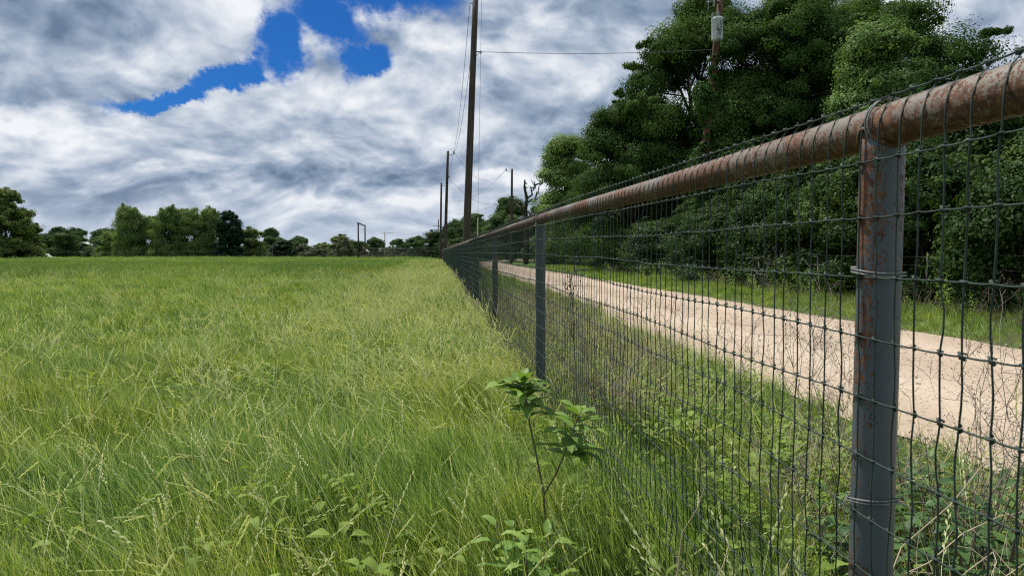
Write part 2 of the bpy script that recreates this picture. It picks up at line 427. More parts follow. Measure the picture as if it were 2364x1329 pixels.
# ground
def ground_mat():
    m, t = new_mat('ground_soil_green')
    geo = t.node('ShaderNodeNewGeometry'); P = geo.outputs['Position']
    a = t.noise(P, 0.09, 4, 0.6); b = t.noise(P, 3.0, 6, 0.65); c = t.noise(P, 40.0, 4, 0.7)
    col = t.ramp(t.math('ADD', t.math('MULTIPLY', a, 0.6), t.math('MULTIPLY', b, 0.4)),
                 [(0.3, (0.06, 0.125, 0.025)), (0.5, (0.09, 0.17, 0.032)), (0.7, (0.13, 0.22, 0.045))])
    soil = t.ramp(c, [(0.3, (0.030, 0.024, 0.014)), (0.7, (0.085, 0.07, 0.04))])
    dist = t.vmath('LENGTH', P)
    near = t.smooth(dist, 10.0, 45.0, 0.75, 0.0)
    col = t.mix(near, col, soil)
    bp = t.node('ShaderNodeBump', {'Strength': 0.8, 'Distance': 0.05, 'Height': b})
    p = t.node('ShaderNodeBsdfPrincipled', {'Base Color': col, 'Roughness': 0.95, 'Specular IOR Level': 0.1, 'Normal': bp.outputs[0]})
    out(t, p.outputs[0])
    return m
M['ground'] = ground_mat()
def road_mat():
    m, t = new_mat('caliche_gravel')
    geo = t.node('ShaderNodeNewGeometry'); P = geo.outputs['Position']
    tcn = t.node('ShaderNodeTexCoord')
    at = t.node('ShaderNodeAttribute', attribute_name='across')
    a = t.noise(P, 0.7, 5, 0.6); b = t.noise(P, 22.0, 6, 0.7)
    vo = t.node('ShaderNodeTexVoronoi', {'Vector': P, 'Scale': 38.0, 'Randomness': 1.0})
    vo2 = t.node('ShaderNodeTexVoronoi', {'Vector': P, 'Scale': 14.0, 'Randomness': 1.0})
    f = t.math('ADD', t.math('MULTIPLY', a, 0.5), t.math('MULTIPLY', b, 0.5))
    col = t.ramp(f, [(0.30, (0.345, 0.265, 0.195)), (0.5, (0.42, 0.335, 0.255)), (0.70, (0.50, 0.41, 0.32))])
    # wheel tracks: paler packed bands, looser darker stones between
    tr = t.math('ABSOLUTE', t.math('SUBTRACT', t.math('ABSOLUTE', t.math('SUBTRACT', at.outputs['Fac'], 0.5)), 0.22))
    trk = t.smooth(t.math('ADD', tr, t.math('MULTIPLY', t.math('SUBTRACT', a, 0.5), 0.16)), 0.02, 0.14, 0.0, 0.5)
    col = t.mix(trk, t.mix(0.5, col, (0.50, 0.415, 0.315)), t.vmath('MULTIPLY', col, (0.80, 0.76, 0.72)))
    st = t.smooth(vo.outputs['Color'], 0.72, 0.85, 0.0, 0.65)
    col = t.mix(st, col, (0.17, 0.13, 0.10))
    st2 = t.smooth(vo2.outputs['Distance'], 0.16, 0.1, 0.0, 0.45)
    st2 = t.math('MULTIPLY', st2, t.smooth(vo2.outputs['Color'], 0.5, 0.6))
    col = t.mix(st2, col, (0.62, 0.55, 0.46))
    hh = t.math('ADD', t.math('MULTIPLY', b, 0.6), t.math('MULTIPLY', vo.outputs['Distance'], -0.5))
    bp = t.node('ShaderNodeBump', {'Strength': 0.7, 'Distance': 0.02, 'Height': hh})
    p = t.node('ShaderNodeBsdfPrincipled', {'Base Color': col, 'Roughness': 0.95, 'Specular IOR Level': 0.15, 'Normal': bp.outputs[0]})
    out(t, p.outputs[0])
    return m
M['road'] = road_mat()
M['stone'] = simple_mat('pale_limestone', (0.42, 0.36, 0.29), 0.9, 0.0, 0.3, 40, 0, 0.1)

# ------------------------------------------------------------------ layout: fence line frame
FX0, FS = 0.7818, -0.1065
L_ = math.hypot(1, FS)
D = np.array([FS / L_, 1 / L_, 0.0])       # along the fence, away from the camera
Nn = np.array([1 / L_, -FS / L_, 0.0])     # from the fence towards the road
O0 = np.array([FX0, 0.0, 0.0])
def fp(s, n=0.0, z=0.0):
    return O0 + D * s + Nn * n + np.array([0, 0, z])
def sstep(a, b, x):
    t = np.clip((np.asarray(x, float) - a) / (b - a), 0, 1); return t * t * (3 - 2 * t)

def ground_z(x, y):
    """rolling pasture; falls away behind its far left edge; verges a little lower by the road"""
    x = np.asarray(x, float); y = np.asarray(y, float)
    n = (x - FX0) * Nn[0] + y * Nn[1]
    z = 0.05 * np.sin(x * 0.21 + 1) * np.sin(y * 0.16 + 0.5) * sstep(6, 25, np.hypot(x, y)) * sstep(1.0, -4, n)
    z = z + 0.16 * np.exp(-((x + 47) / 22) ** 2 - ((y - 112) / 16) ** 2)
    z = z - 0.62 * sstep(118, 138, y) * sstep(-15, -32, x)
    return z

# ------------------------------------------------------------------ ground, road
gx = np.unique(np.concatenate([np.linspace(-2500, -200, 12), np.linspace(-200, -40, 41), np.linspace(-40, 60, 101), np.linspace(60, 2500, 16)]))
gy = np.unique(np.concatenate([np.linspace(-2500, -30, 8), np.linspace(-30, 60, 91), np.linspace(60, 240, 61), np.linspace(240, 3500, 14)]))
X, Y = np.meshgrid(gx, gy)
Z = ground_z(X, Y)
V = np.stack([X, Y, Z], -1).reshape(-1, 3)
nx_, ny_ = len(gx), len(gy)
i, j = np.meshgrid(np.arange(nx_ - 1), np.arange(ny_ - 1))
b0 = (j * nx_ + i).ravel()
Q = np.stack([b0, b0 + 1, b0 + nx_ + 1, b0 + nx_], -1)
g = link('ground', make_mesh('ground', V, [Q], [M['ground']], smooth=True))
tag(g, kind='structure')

ROAD_A, ROAD_B = 2.38, 6.75
def road_shift(s):  # bends right far away
    return 0.0 + 14.0 * sstep(78, 140, s) ** 1.0
ss = np.concatenate([np.linspace(-40, 40, 161), np.linspace(41, 150, 60)])
rv = []; ra = []
rng = np.random.default_rng(4)
na = 9
for s in ss:
    sh = float(road_shift(s))
    e0 = 0.05 * sin(s * .7) + 0.035 * sin(s * 3.1 + 1) + 0.03 * sin(s * 7.3) + 0.02 * sin(s * 11.1)
    e1 = 0.05 * sin(s * .6 + 2) + 0.03 * sin(s * 2.7) + 0.03 * sin(s * 6.1) + 0.02 * sin(s * 10.1)
    a = ROAD_A + e0 + sh; b = ROAD_B + e1 + sh
    for k in range(na):
        f = k / (na - 1)
        rv.append(fp(s, a + (b - a) * f, 0.012 + 0.05 * (1 - (2 * f - 1) ** 2))); ra.append(f)
n = len(ss)
i, j = np.meshgrid(np.arange(na - 1), np.arange(n - 1)); b0 = (j * na + i).ravel()
rd = link('road', make_mesh('road', rv, [np.stack([b0, b0 + 1, b0 + na + 1, b0 + na], -1)], [M['road']], smooth=True, attrs={'across': ra}))
tag(rd, kind='structure')

# ------------------------------------------------------------------ the pipe and wire fence
POST_S = [1.267 + 4.12 * k for k in range(-2, 27)]
S0, S1 = POST_S[0], POST_S[-1]
def htop(s):
    s = np.asarray(s, float)
    return 1.532 + 0.028 * sstep(1.3, 5.4, s) - 0.004 * sstep(12, 60, s)
RR = 0.0365
fence = empty('pipe_and_wire_fence', tuple(fp(1.267)))
tag(fence, 'long green woven wire fence with rusty pipe top rail beside the pasture', 'fence')
F0 = fp(1.267)
def rel(V): return np.asarray(V, float) - F0
def rail_c(s): return htop(s) - 0.007 - RR
# top rail
mb = MB()
srail = np.concatenate([np.linspace(S0 - 1, 14, 60), np.linspace(14.5, S1, 60)])
mb.tube(rel([fp(s, 0, float(rail_c(s))) for s in srail]), RR, 20)
mb.build('top_rail', M['rail'], fence, smooth=True)
# posts with saddle cut under the rail and a weld bead
rs = random.Random(3)
for k, s in enumerate(POST_S):
    mb = MB(); c = fp(s)
    lean = (rs.uniform(-.004, .004), rs.uniform(-.004, .004))
    zt = float(rail_c(s))
    sides = 20 if s < 15 else 10
    pts = [(c[0] - lean[0] * 2, c[1] - lean[1] * 2, -0.3), (c[0] - lean[0], c[1] - lean[1], 0.5), (c[0], c[1], zt - 0.045), (c[0], c[1], zt - 0.01)]
    mb.tube(rel(pts), [RR, RR, RR * 1.0, RR * 0.98], sides)
    mat = M['post'] if k <= 2 else (M['post_brown'] if k == 4 else M['post_far'])
    po = mb.build('post', mat, fence, smooth=True)
    if s < 25:
        wb = MB(); ang = np.linspace(0, 2 * pi, 25)
        ring = []
        for a in ang:
            d_, n_ = cos(a) * (RR + 0.001), sin(a) * (RR + 0.001)
            zz_ = zt - math.sqrt(max(RR * RR - min(n_ * n_, RR * RR * 0.985), 0)) - 0.001
            ring.append(c + D * d_ + Nn * n_ + np.array([0, 0, zz_]))
        wb.tube(rel(ring), 0.0042, 6, cap=False)
        wo_ = wb.build('weld_bead', M['rail'], None, smooth=True); wo_.parent = po

# woven wire: 16 line wires, stay wires every two inches
CS, CH, NR = 0.0525, 0.1016, 16
rw = np.random.default_rng(11)
WN = -(RR + 0.004)
s_st = np.arange(S0, S1, CS)
NS = len(s_st)
def smooth_noise(n, step, amp, r):
    k = int(n / step) + 3
    c = r.normal(0, amp, k)
    return np.interp(np.arange(n) / step, np.arange(k), c)
rowdz = np.stack([smooth_noise(NS, 14, 0.0045, rw) + smooth_noise(NS, 3, 0.0012, rw) for _ in range(NR)], 1)     # (NS,NR)
rowdz[:, 0] *= 0.35
rowdz[:, 0] += 0.013 * np.abs(np.sin(pi * (s_st - 1.267) / 4.12)) * (s_st > 1.267)
low = np.arange(NR) / (NR - 1)
rowdn = np.stack([smooth_noise(NS, 16, 0.006, rw) for _ in range(NR)], 1) * low
lean = smooth_noise(NS, 40, 0.010, rw)
shear = np.cumsum(rw.normal(0, 0.0022, (NS, NR)), axis=1)
rowds = lean[:, None] * low[None] * 1.2 + shear * 0.9
zz_ = htop(s_st)[:, None] - CH * np.arange(NR)[None] + rowdz
nn = np.full((NS, NR), WN) + rowdn
nn[:, 0] = -0.019
sg = s_st[:, None] + rowds
def P3(s, n_, z):
    return (O0 + s[..., None] * D + n_[..., None] * Nn) + np.stack([np.zeros_like(z), np.zeros_like(z), z], -1)
KN = P3(sg, nn, zz_)                               # knot positions
wV = []; wQ = []; base = 0
def addw(V, Q):
    global base
    wV.append(V); wQ.append(Q + base); base += len(V)
wr = 0.0015
Zax = np.array([0, 0, 1.0])
near = s_st < 16
# line wires
for r in range(NR):
    for msk, sub, sides in ((s_st < 16.5, 3, 6), (s_st >= 16.4, 1, 3)):
        idx = np.where(msk)[0]
        pts = KN[idx, r]
        if sub > 1:
            # a small dip between the knots
            a, b_ = pts[:-1], pts[1:]
            out_ = []
            for t in (0.0, 0.33, 0.66):
                q_ = a * (1 - t) + b_ * t
                if t: q_ = q_ - Zax * 0.0012
                out_.append(q_)
            pts = np.stack(out_, 1).reshape(-1, 3)
        V, Q = polytubes(pts[None], (wr if r else wr * 1.2), Nn, Zax, sides)
        addw(V, Q)
# stay wires: near ones bow inside each cell
idx = np.where(near)[0]
A_ = KN[idx, :-1]; B_ = KN[idx, 1:]
bow = rw.normal(0, 0.0026, (len(idx), NR - 1, 1)) + (np.linspace(0, 1, NR - 1) * 0.004)[None, :, None] * np.where(np.arange(NR - 1) % 2, 1, -1)[None, :, None]
seg = []
for t, k in ((0.0, 0), (0.18, 0.35), (0.42, 1), (0.7, 0.8), (0.9, 0.2)):
    q_ = A_ * (1 - t) + B_ * t + bow * k * D
    seg.append(q_)
seg = np.stack(seg, 2)                             # (n, NR-1, 5, 3)
ST = seg.reshape(len(idx), -1, 3)
ST = np.concatenate([ST, KN[idx, -1:]], 1)
# over the pipe the stays hug its face
zc_ = rail_c(s_st[idx])[:, None]
dz_ = ST[:, :, 2] - zc_
hug = np.abs(dz_) < RR + 0.016
face = -np.sqrt(np.clip((RR + 0.0022) ** 2 - dz_ ** 2, 0.012 ** 2, None))
ncur = ((ST - O0) @ Nn)
ST = ST + np.where(hug & (dz_ > -0.01), face - ncur, np.where(hug, WN - ncur, 0))[..., None] * Nn
V, Q = polytubes(ST, wr, D, Nn, 6); addw(V, Q)
idf = np.where(~near)[0]
V, Q = polytubes(KN[idf][:, [0, 2, 4, 7, 10, 13, 15]], wr, D, Nn, 3); addw(V, Q)
wire = link('woven_wire', make_mesh('woven_wire', rel(np.concatenate(wV)), [np.concatenate(wQ)], [M['wire']], smooth=True), fence)
# knots: a wrapped collar at each crossing (near part)
kidx = np.where(s_st < 22)[0]
kp = KN[kidx].reshape(-1, 3)
t_ = np.linspace(0, 2 * pi * 1.5, 10)
coil = np.stack([np.outer(np.cos(t_) * 0.0037, D) + np.outer(np.sin(t_) * 0.0034, Nn) + np.outer((t_ / t_[-1] - .5) * 0.010, Zax)], 0)[0]
mk = MB(); mk.tube(coil, 0.00155, 4)
mk.tube([-0.0065 * D - 0.002 * Zax, -0.001 * Nn, 0.0065 * D + 0.002 * Zax], 0.0023, 4)
cv = np.concatenate(mk.V); cq = np.concatenate(mk.Q); ct = np.concatenate(mk.T)
Nk = len(kp)
ang = rw.uniform(-0.5, 0.5, Nk); scl = rw.uniform(0.85, 1.2, Nk)
cz = cv @ Zax; cd = cv @ D; cn = cv @ Nn
VV = (kp[:, None] + scl[:, None, None] * ((cd[None] * np.cos(ang)[:, None] - cz[None] * np.sin(ang)[:, None])[..., None] * D
      + (cd[None] * np.sin(ang)[:, None] + cz[None] * np.cos(ang)[:, None])[..., None] * Zax + cn[None, :, None] * Nn)).reshape(-1, 3)
offk = (np.arange(Nk) * len(cv))[:, None, None]
link('wire_knot', make_mesh('wire_knot', rel(VV), [(cq[None] + offk).reshape(-1, 4), (ct[None] + offk).reshape(-1, 3)], [M['wire']], smooth=True), fence)['kind'] = 'stuff'
# tie wires round posts and rail
def tie_post(s, h, tilt, turns=2, r_=RR + 0.006, tail=True):
    mb = MB(); c = fp(s, 0, h); T = np.linspace(0, 2 * pi * turns, 18 * turns)
    pts = [c + D * cos(a) * r_ + Nn * (sin(a) * (r_ + .001) - 0.002) + Zax * (tilt * cos(a) + 0.0035 * a / pi / turns * 1.5 + 0.001 * sin(3 * a)) for a in T]
    if tail: pts = [pts[0] - D * 0.001 - Nn * 0.016 + D * 0.012] + pts + [pts[-1] - Nn * 0.02 + D * 0.01]
    mb.tube(rel(pts), 0.0016, 6)
    return mb.build('tie_wire', M['tie'], fence, smooth=True)
for s, row, tilt in ((POST_S[2], 3, 0.003), (POST_S[2], 7, -0.009), (POST_S[3], 6, -0.006), (POST_S[3], 11, 0.004), (POST_S[3], 1, 0.004), (POST_S[4], 4, 0), (POST_S[1], 4, 0)):
    tie_post(s, float(htop(s)) - CH * row + 0.002, tilt)
for s in (POST_S[2] - 0.02, POST_S[3] + 0.03, POST_S[4], POST_S[5]):
    mb = MB(); T = np.linspace(0, 2 * pi * 2, 40)
    pts = [fp(s, 0, float(rail_c(s))) + Nn * cos(a) * (RR + .005) + Zax * (sin(a) * (RR + .006) + 0.003) + D * (0.004 * a / pi - 0.004) for a in T]
    mb.tube(rel(pts), 0.0017, 6); mb.build('tie_wire', M['tie'], fence, smooth=True)

# ------------------------------------------------------------------ trees
def rand_dir(r, n):
    v = r.normal(size=(n, 3)); return v / np.linalg.norm(v, axis=1, keepdims=True)

def leaf_cards(r, C, Nrm, size, aspect=0.6, up=0.3):
    """kite shaped leaf faces at C facing Nrm-ish"""
    n = len(C)
    nr = Nrm + r.normal(0, 0.38, (n, 3)) + np.array([0, 0, up]); nr /= np.linalg.norm(nr, axis=1, keepdims=True)
    t = np.cross(nr, rand_dir(r, n)); t /= (np.linalg.norm(t, axis=1, keepdims=True) + 1e-9)
    b = np.cross(nr, t)
    s = size * r.uniform(0.65, 1.35, n)[:, None]
    w_ = s * aspect * r.uniform(0.8, 1.2, n)[:, None]
    fold = nr * s * 0.10
    V = np.stack([C - t * s * 0.5, C - b * w_ * 0.5 + t * s * 0.05 + fold, C + t * s * 0.5, C + b * w_ * 0.5 + t * s * 0.05 + fold], 1)
    return V.reshape(-1, 3)

def crown_mesh(name, seed, lobes, nsub, nleaf, size, mat, squash=0.75, subr=0.34, aspect=0.6, up=0.3, droop=0.0):
    """lobes: (cx,cy,cz,r). leaves sit in ragged sub-clumps on the shell of every lobe"""
    r = np.random.default_rng(seed)
    Cs = []; Ns = []; Ts = []
    for (cx, cy, cz, rad) in lobes:
        k = max(4, int(nsub * (rad ** 1.6)))
        u = rand_dir(r, k)
        u[:, 2] = np.where(u[:, 2] < -0.35, -u[:, 2] * 0.6, u[:, 2])
        sc = np.array([cx, cy, cz]) + u * rad * np.array([1, 1, squash]) * r.uniform(0.55, 1.02, k)[:, None]
        sr = rad * subr * r.uniform(0.55, 1.35, k)
        m = max(6, int(nleaf))
        v = rand_dir(r, k * m).reshape(k, m, 3)
        rr_ = r.uniform(0.25, 1.0, (k, m, 1)) ** 0.6 * r.uniform(0.8, 1.25, (k, m, 1))
        pos = sc[:, None] + v * rr_ * sr[:, None, None] * np.array([1.15, 1.15, 0.8])
        if droop:
            pos[..., 2] -= droop * r.uniform(0, 1, (k, m)) ** 2
        Cs.append(pos.reshape(-1, 3)); Ns.append((v * 0.8 + u[:, None] * 0.7).reshape(-1, 3))
        base_t = r.uniform(0.15, 0.85, k)
        Ts.append(np.clip(base_t[:, None] + r.normal(0, 0.16, (k, m)), 0, 1).ravel())
    C = np.concatenate(Cs); N_ = np.concatenate(Ns); T = np.concatenate(Ts)
    V = leaf_cards(r, C, N_, size, aspect, up)
    Q = np.arange(len(V)).reshape(-1, 4)
    return make_mesh(name, V, [Q], [mat], attrs={'tint': np.repeat(T, 4)})

def limb(mb, r, a, b, ra, rb, wob=0.12, n=6, sides=6):
    a = np.asarray(a, float); b = np.asarray(b, float)
    L = np.linalg.norm(b - a)
    ts = np.linspace(0, 1, n)
    pts = a + (b - a) * ts[:, None] + r.normal(0, wob * L * 0.18, (n, 3)) * np.sin(ts * pi)[:, None]
    pts[:, 2] += 0.10 * L * np.sin(ts * pi)
    mb.tube(pts, ra + (rb - ra) * ts, sides, cap=False)
    return pts

def tree_meshes(kind, seed, H, rad, base, nl, mat, nsub=11, nleaf=60, size=0.15, trunk_r=0.22, squash=0.75, form='round', aspect=0.6, droop=0.0, multi=1, lob=None, subr=0.34, twigs=True, skirt=0):
    r = np.random.default_rng(seed)
    lobes = []
    cz0 = base; ch = H - base
    for i in range(nl):
        f = (i + 0.5) / nl
        ga = i * 2.39996 + r.uniform(-0.5, 0.5)
        zf = r.uniform(0.0, 1.0) if i > 2 else (0.95, 0.85, 0.5)[i]
        if form == 'round': env = math.sqrt(max(0.05, 1 - (2 * abs(zf - 0.42)) ** 2 * 0.72))
        elif form == 'cone': env = 1.0 - 0.85 * zf
        elif form == 'column': env = 0.85 - 0.35 * zf ** 2
        else: env = math.sqrt(max(0.04, 1.0 - (0.93 * zf) ** 2.2))
        lr = (lob or rad * 0.36) * r.uniform(0.75, 1.25)
        rr_ = max(0, rad * env - lr * 0.85) * (r.uniform(0.35, 1.0) ** 0.5 if i else 0.2)
        z = cz0 + lr * squash * 0.6 + (ch - lr * squash * 1.6) * zf
        lobes.append((rr_ * cos(ga), rr_ * sin(ga), z, lr))
    for i in range(skirt):
        ga = i * 2.39996 + 0.7; lr = (lob or rad * 0.36) * r.uniform(0.8, 1.2)
        rr_ = rad * r.uniform(0.25, 0.8); lobes.append((rr_ * cos(ga), rr_ * sin(ga), base * .5 + lr * r.uniform(0.2, 0.9), lr))
    for i in range(int(nl * 1.1)):
        q_ = lobes[r.integers(0, nl)]; u = rand_dir(r, 1)[0]; u[2] = abs(u[2]) * 1.1 - .15
        lobes.append((q_[0] + u[0] * q_[3] * 1.0, q_[1] + u[1] * q_[3] * 1.0, q_[2] + u[2] * q_[3] * .9, q_[3] * r.uniform(.32, .5)))
    cm = crown_mesh(kind + '_crown', seed + 7, lobes, nsub, nleaf, size, mat, squash, subr, aspect, droop=droop)
    mb = MB()
    top = np.array([r.uniform(-.06, .06) * rad, r.uniform(-.06, .06) * rad, base + ch * 0.62])
    for q_ in range(multi):
        st = np.array([0, 0, -0.3]) + (np.array([cos(q_ * 2.4), sin(q_ * 2.4), 0]) * trunk_r * 1.6 if multi > 1 else 0)
        en = top + (np.array([cos(q_ * 2.4), sin(q_ * 2.4), 0]) * rad * 0.3 if multi > 1 else 0)
        ts = np.linspace(0, 1, 8)
        pts = st + (en - st) * ts[:, None] + r.normal(0, 0.025 * H, (8, 3)) * np.sin(ts * pi)[:, None] * np.array([1, 1, 0.1])
        rads = trunk_r * (1.25 - 0.25 * np.minimum(ts * 6, 1)) * (1 - 0.72 * ts)
        mb.tube(pts, rads, 10, cap=False)
        for i, l in enumerate(lobes[:nl + skirt]):
            if i % multi != q_: continue
            k = min(6, max(1, int((l[2] - 0.35 * (l[2] - base) - 0.5) / en[2] * 7)))
            limb(mb, r, pts[k], (l[0], l[1], l[2]), rads[k] * 0.6, 0.02, 0.5)
            if twigs:
                for _ in range(3):
                    u = rand_dir(r, 1)[0] * l[3] * 0.9; u[2] = abs(u[2]) * 0.8
                    limb(mb, r, (l[0], l[1], l[2]), (l[0] + u[0], l[1] + u[1], l[2] + u[2]), 0.03, 0.008, 0.5, 4, 4)
    tm = mb.mesh(kind + '_trunk', M['bark'], smooth=True)
    return tm, cm

def put_tree(name, ms, loc, label, cat='tree', group=None, rz=0.0, scale=(1, 1, 1)):
    t = empty(name, (loc[0], loc[1], float(ground_z(loc[0], loc[1])) if len(loc) < 3 else loc[2]), rz)
    t.scale = scale if hasattr(scale, '__len__') else (scale,) * 3
    tag(t, label, cat, group)
    link('trunk', ms[0], t); link('crown', ms[1], t)
    return t

OAK = [tree_meshes('oak', 101, 15.5, 6.0, 3.0, 36, M['oak'], 11, 230, 0.135, 0.42, lob=1.9, subr=0.34),
       tree_meshes('oak', 202, 15.0, 5.2, 2.6, 32, M['oak'], 11, 230, 0.135, 0.40, lob=1.8, subr=0.34),
       tree_meshes('oak', 303, 11.0, 4.4, 1.2, 30, M['oak'], 13, 220, 0.128, 0.30, lob=1.5, subr=0.35, skirt=6)]
ELM = tree_meshes('elm', 404, 10.4, 2.4, 1.5, 30, M['elm'], 26, 110, 0.12, 0.16, lob=1.0, form='column', subr=0.42, skirt=4)
OAKF = [tree_meshes('oak', 505, 8.5, 3.6, 0.6, 20, M['oak_far'], 12, 90, 0.22, 0.25, lob=1.45, skirt=9),
        tree_meshes('oak', 606, 8.5, 4.2, 0.8, 22, M['oak_far'], 11, 90, 0.23, 0.25, lob=1.55, skirt=10)]
DARKT = tree_meshes('cedar', 707, 8.2, 3.2, 0.2, 30, M['cedar'], 12, 90, 0.24, 0.2, lob=1.2, form='dome', skirt=8)
WIL = [tree_meshes('willow', 808, 9.3, 3.6, 0.3, 34, M['willow'], 12, 80, 0.22, 0.18, lob=1.35, form='dome', aspect=0.35, droop=0.6, multi=3, subr=0.45, skirt=10),
       tree_meshes('willow', 909, 8.6, 3.4, 0.3, 30, M['willow'], 12, 80, 0.22, 0.16, lob=1.3, form='dome', aspect=0.35, droop=0.5, multi=2, subr=0.48, skirt=10)]
PEC = tree_meshes('pecan', 1010, 11.0, 5.2, 0.4, 36, M['pecan'], 11, 80, 0.28, 0.25, lob=1.6, form='dome', subr=0.34, skirt=10)
PAL = tree_meshes('pale', 1111, 6.0, 2.8, 0.2, 20, M['pecan'], 12, 75, 0.20, 0.14, lob=1.1, form='dome', subr=0.42, skirt=8)
SAG = tree_meshes('sage', 1212, 3.6, 2.8, 0.0, 16, M['sage'], 14, 80, 0.17, 0.1, lob=1.1, form='dome', multi=3, skirt=6)
SHR = [tree_meshes('shrub', 1313, 4.4, 2.2, 0.0, 20, M['shrub'], 18, 125, 0.095, 0.07, lob=0.95, form='dome', multi=3, subr=0.4, skirt=5),
       tree_meshes('shrub', 1414, 3.0, 2.0, 0.0, 16, M['shrub'], 22, 125, 0.088, 0.05, lob=0.8, form='dome', multi=3, subr=0.42, skirt=5),
       tree_meshes('shrub', 1515, 6.2, 2.4, 0.2, 24, M['shrub'], 16, 125, 0.11, 0.10, lob=1.05, form='column', multi=2, subr=0.4, skirt=5)]

def XY(px, Yd): return ((px - 1182) / 1650 * Yd, Yd)

big = [ # px, depth, mesh, rz, scale, label
    (1620, 43, 0, 0.3, (0.88, 0.88, 1.08), 'tall dark oak rising directly behind the transformer pole'),
    (1455, 44, 2, 1.1, (1.0, 1.0, 1.03), 'lower round oak at the left shoulder of the big grove'),
    (1825, 41, 0, 2.1, (1.0, 1.0, 1.07), 'largest spreading oak in the middle of the grove right of the transformer pole'),
    (2072, 38, 1, 0.8, (1.0, 1.0, 1.0), 'tall oak whose crown ends the grove at the upper right sky'),
    (2330, 30, 2, 2.9, (0.85, 0.85, 0.70), 'low oak behind the top rail at the right edge'),
]
for px, yd, k, rz, sc, lab in big:
    put_tree('oak_tree', OAK[k], XY(px, yd), lab, 'tree', 'big oaks of the roadside grove', rz, sc)
put_tree('elm_tree', ELM, XY(2010, 29), 'light green slender elm standing in front of the dark oaks', 'tree')
back = [(1955, 47, 0, 1.0, 1.14, 'tallest oak of the second row, filling the top of the grove'), (1400, 58, 2, 0.2, 0.80, 'oak of the second row seen low behind the left shoulder oak'),
        (1530, 57, 1, 1.9, 0.80, 'oak of the second row behind the transformer pole, left side'),
        (1700, 56, 0, 4.0, 0.92, 'oak of the second row in the gap right of the transformer pole'),
        (1930, 54, 1, 2.5, 1.0, 'oak of the second row behind the slender elm'),
        (2180, 50, 2, 5.0, 1.0, 'oak of the second row under the right end of the grove'),
        (2420, 44, 2, 3.0, 0.95, 'oak of the second row at the far right edge')]
for px, yd, k, rz, sc, lab in back:
    put_tree('oak_tree', OAK[k], XY(px, yd), lab, 'tree', 'second row of oaks in the grove', rz, sc)
for px, yd, k, rz, sc, lab in [(1305, 64, 2, 0.6, (1.45, 1.45, 1.12), 'feathery pale green elm at the left end of the grove'),
                               (1292, 84, 0, 2.2, (1.0, 1.0, 1.05), 'small round oak to the right of the dead tree'),
                               (1180, 92, 1, 0.4, (0.9, 0.9, 0.98), 'small oak behind the far right utility pole'),
                               (1095, 128, 1, 1.9, (1.05, 1.05, 0.95), 'small far oak seen right of the tall leaning pole'),
                               (1050, 140, 0, 3.3, (0.85, 0.85, 0.95), 'small far oak between the two rows of utility poles'),
                               (1140, 110, 0, 5.3, (0.9, 0.9, 0.80), 'low far oak filling in left of the far right utility pole')]:
    ms = ELM if yd < 70 else OAKF[k % 2]
    put_tree('elm_tree' if yd < 70 else 'oak_tree', ms, XY(px, yd), lab, 'tree', 'smaller oaks along the road', rz, sc)

# understorey shrubs along the far side of the road
ru = random.Random(21)
shr_rows = [(10.9, 13, 80, 2.9, [0, 1]), (13.0, 12, 84, 3.0, [2, 0]), (16.5, 14, 90, 3.6, [2, 2, 0])]
labs = {0: 'shrub at the front edge of the grove behind the barbed wire', 1: 'taller shrub in the middle of the grove undergrowth', 2: 'tall bush deep in the shade of the grove'}
for ri, (nn_, s0, s1, st, ks) in enumerate(shr_rows):
    s = s0
    while s < s1:
        p = fp(s, nn_ + ru.uniform(-0.5, 0.5) + (0.9 if s > 45 else 0))
        k = ru.choice(ks)
        put_tree('shrub', SHR[k], (p[0], p[1]), labs[ri], 'shrub', labs[ri] + ' row', ru.uniform(0, 6.28),
                 (ru.uniform(.85, 1.1), ru.uniform(.85, 1.1), ru.uniform(0.7, 1.1)))
        s += st * ru.uniform(0.85, 1.15)

for i_, (s, n_, z_) in enumerate([(104, 2.5, .8), (105, 5.0, .7), (108, 0.8, .8), (112, 3.8, .9), (100, 10.2, 1.0), (108, 12.5, 1.0), (116, 6.5, 1.0), (118, -1.0, .8)]):
    p = fp(s, n_)
    put_tree('shrub', SHR[2 if i_ % 2 else 0], (p[0], p[1]), 'far shrub where the gravel road bends out of sight', 'shrub', 'far shrubs at the road bend', i_ * 1.1, (1.1, 1.1, z_))
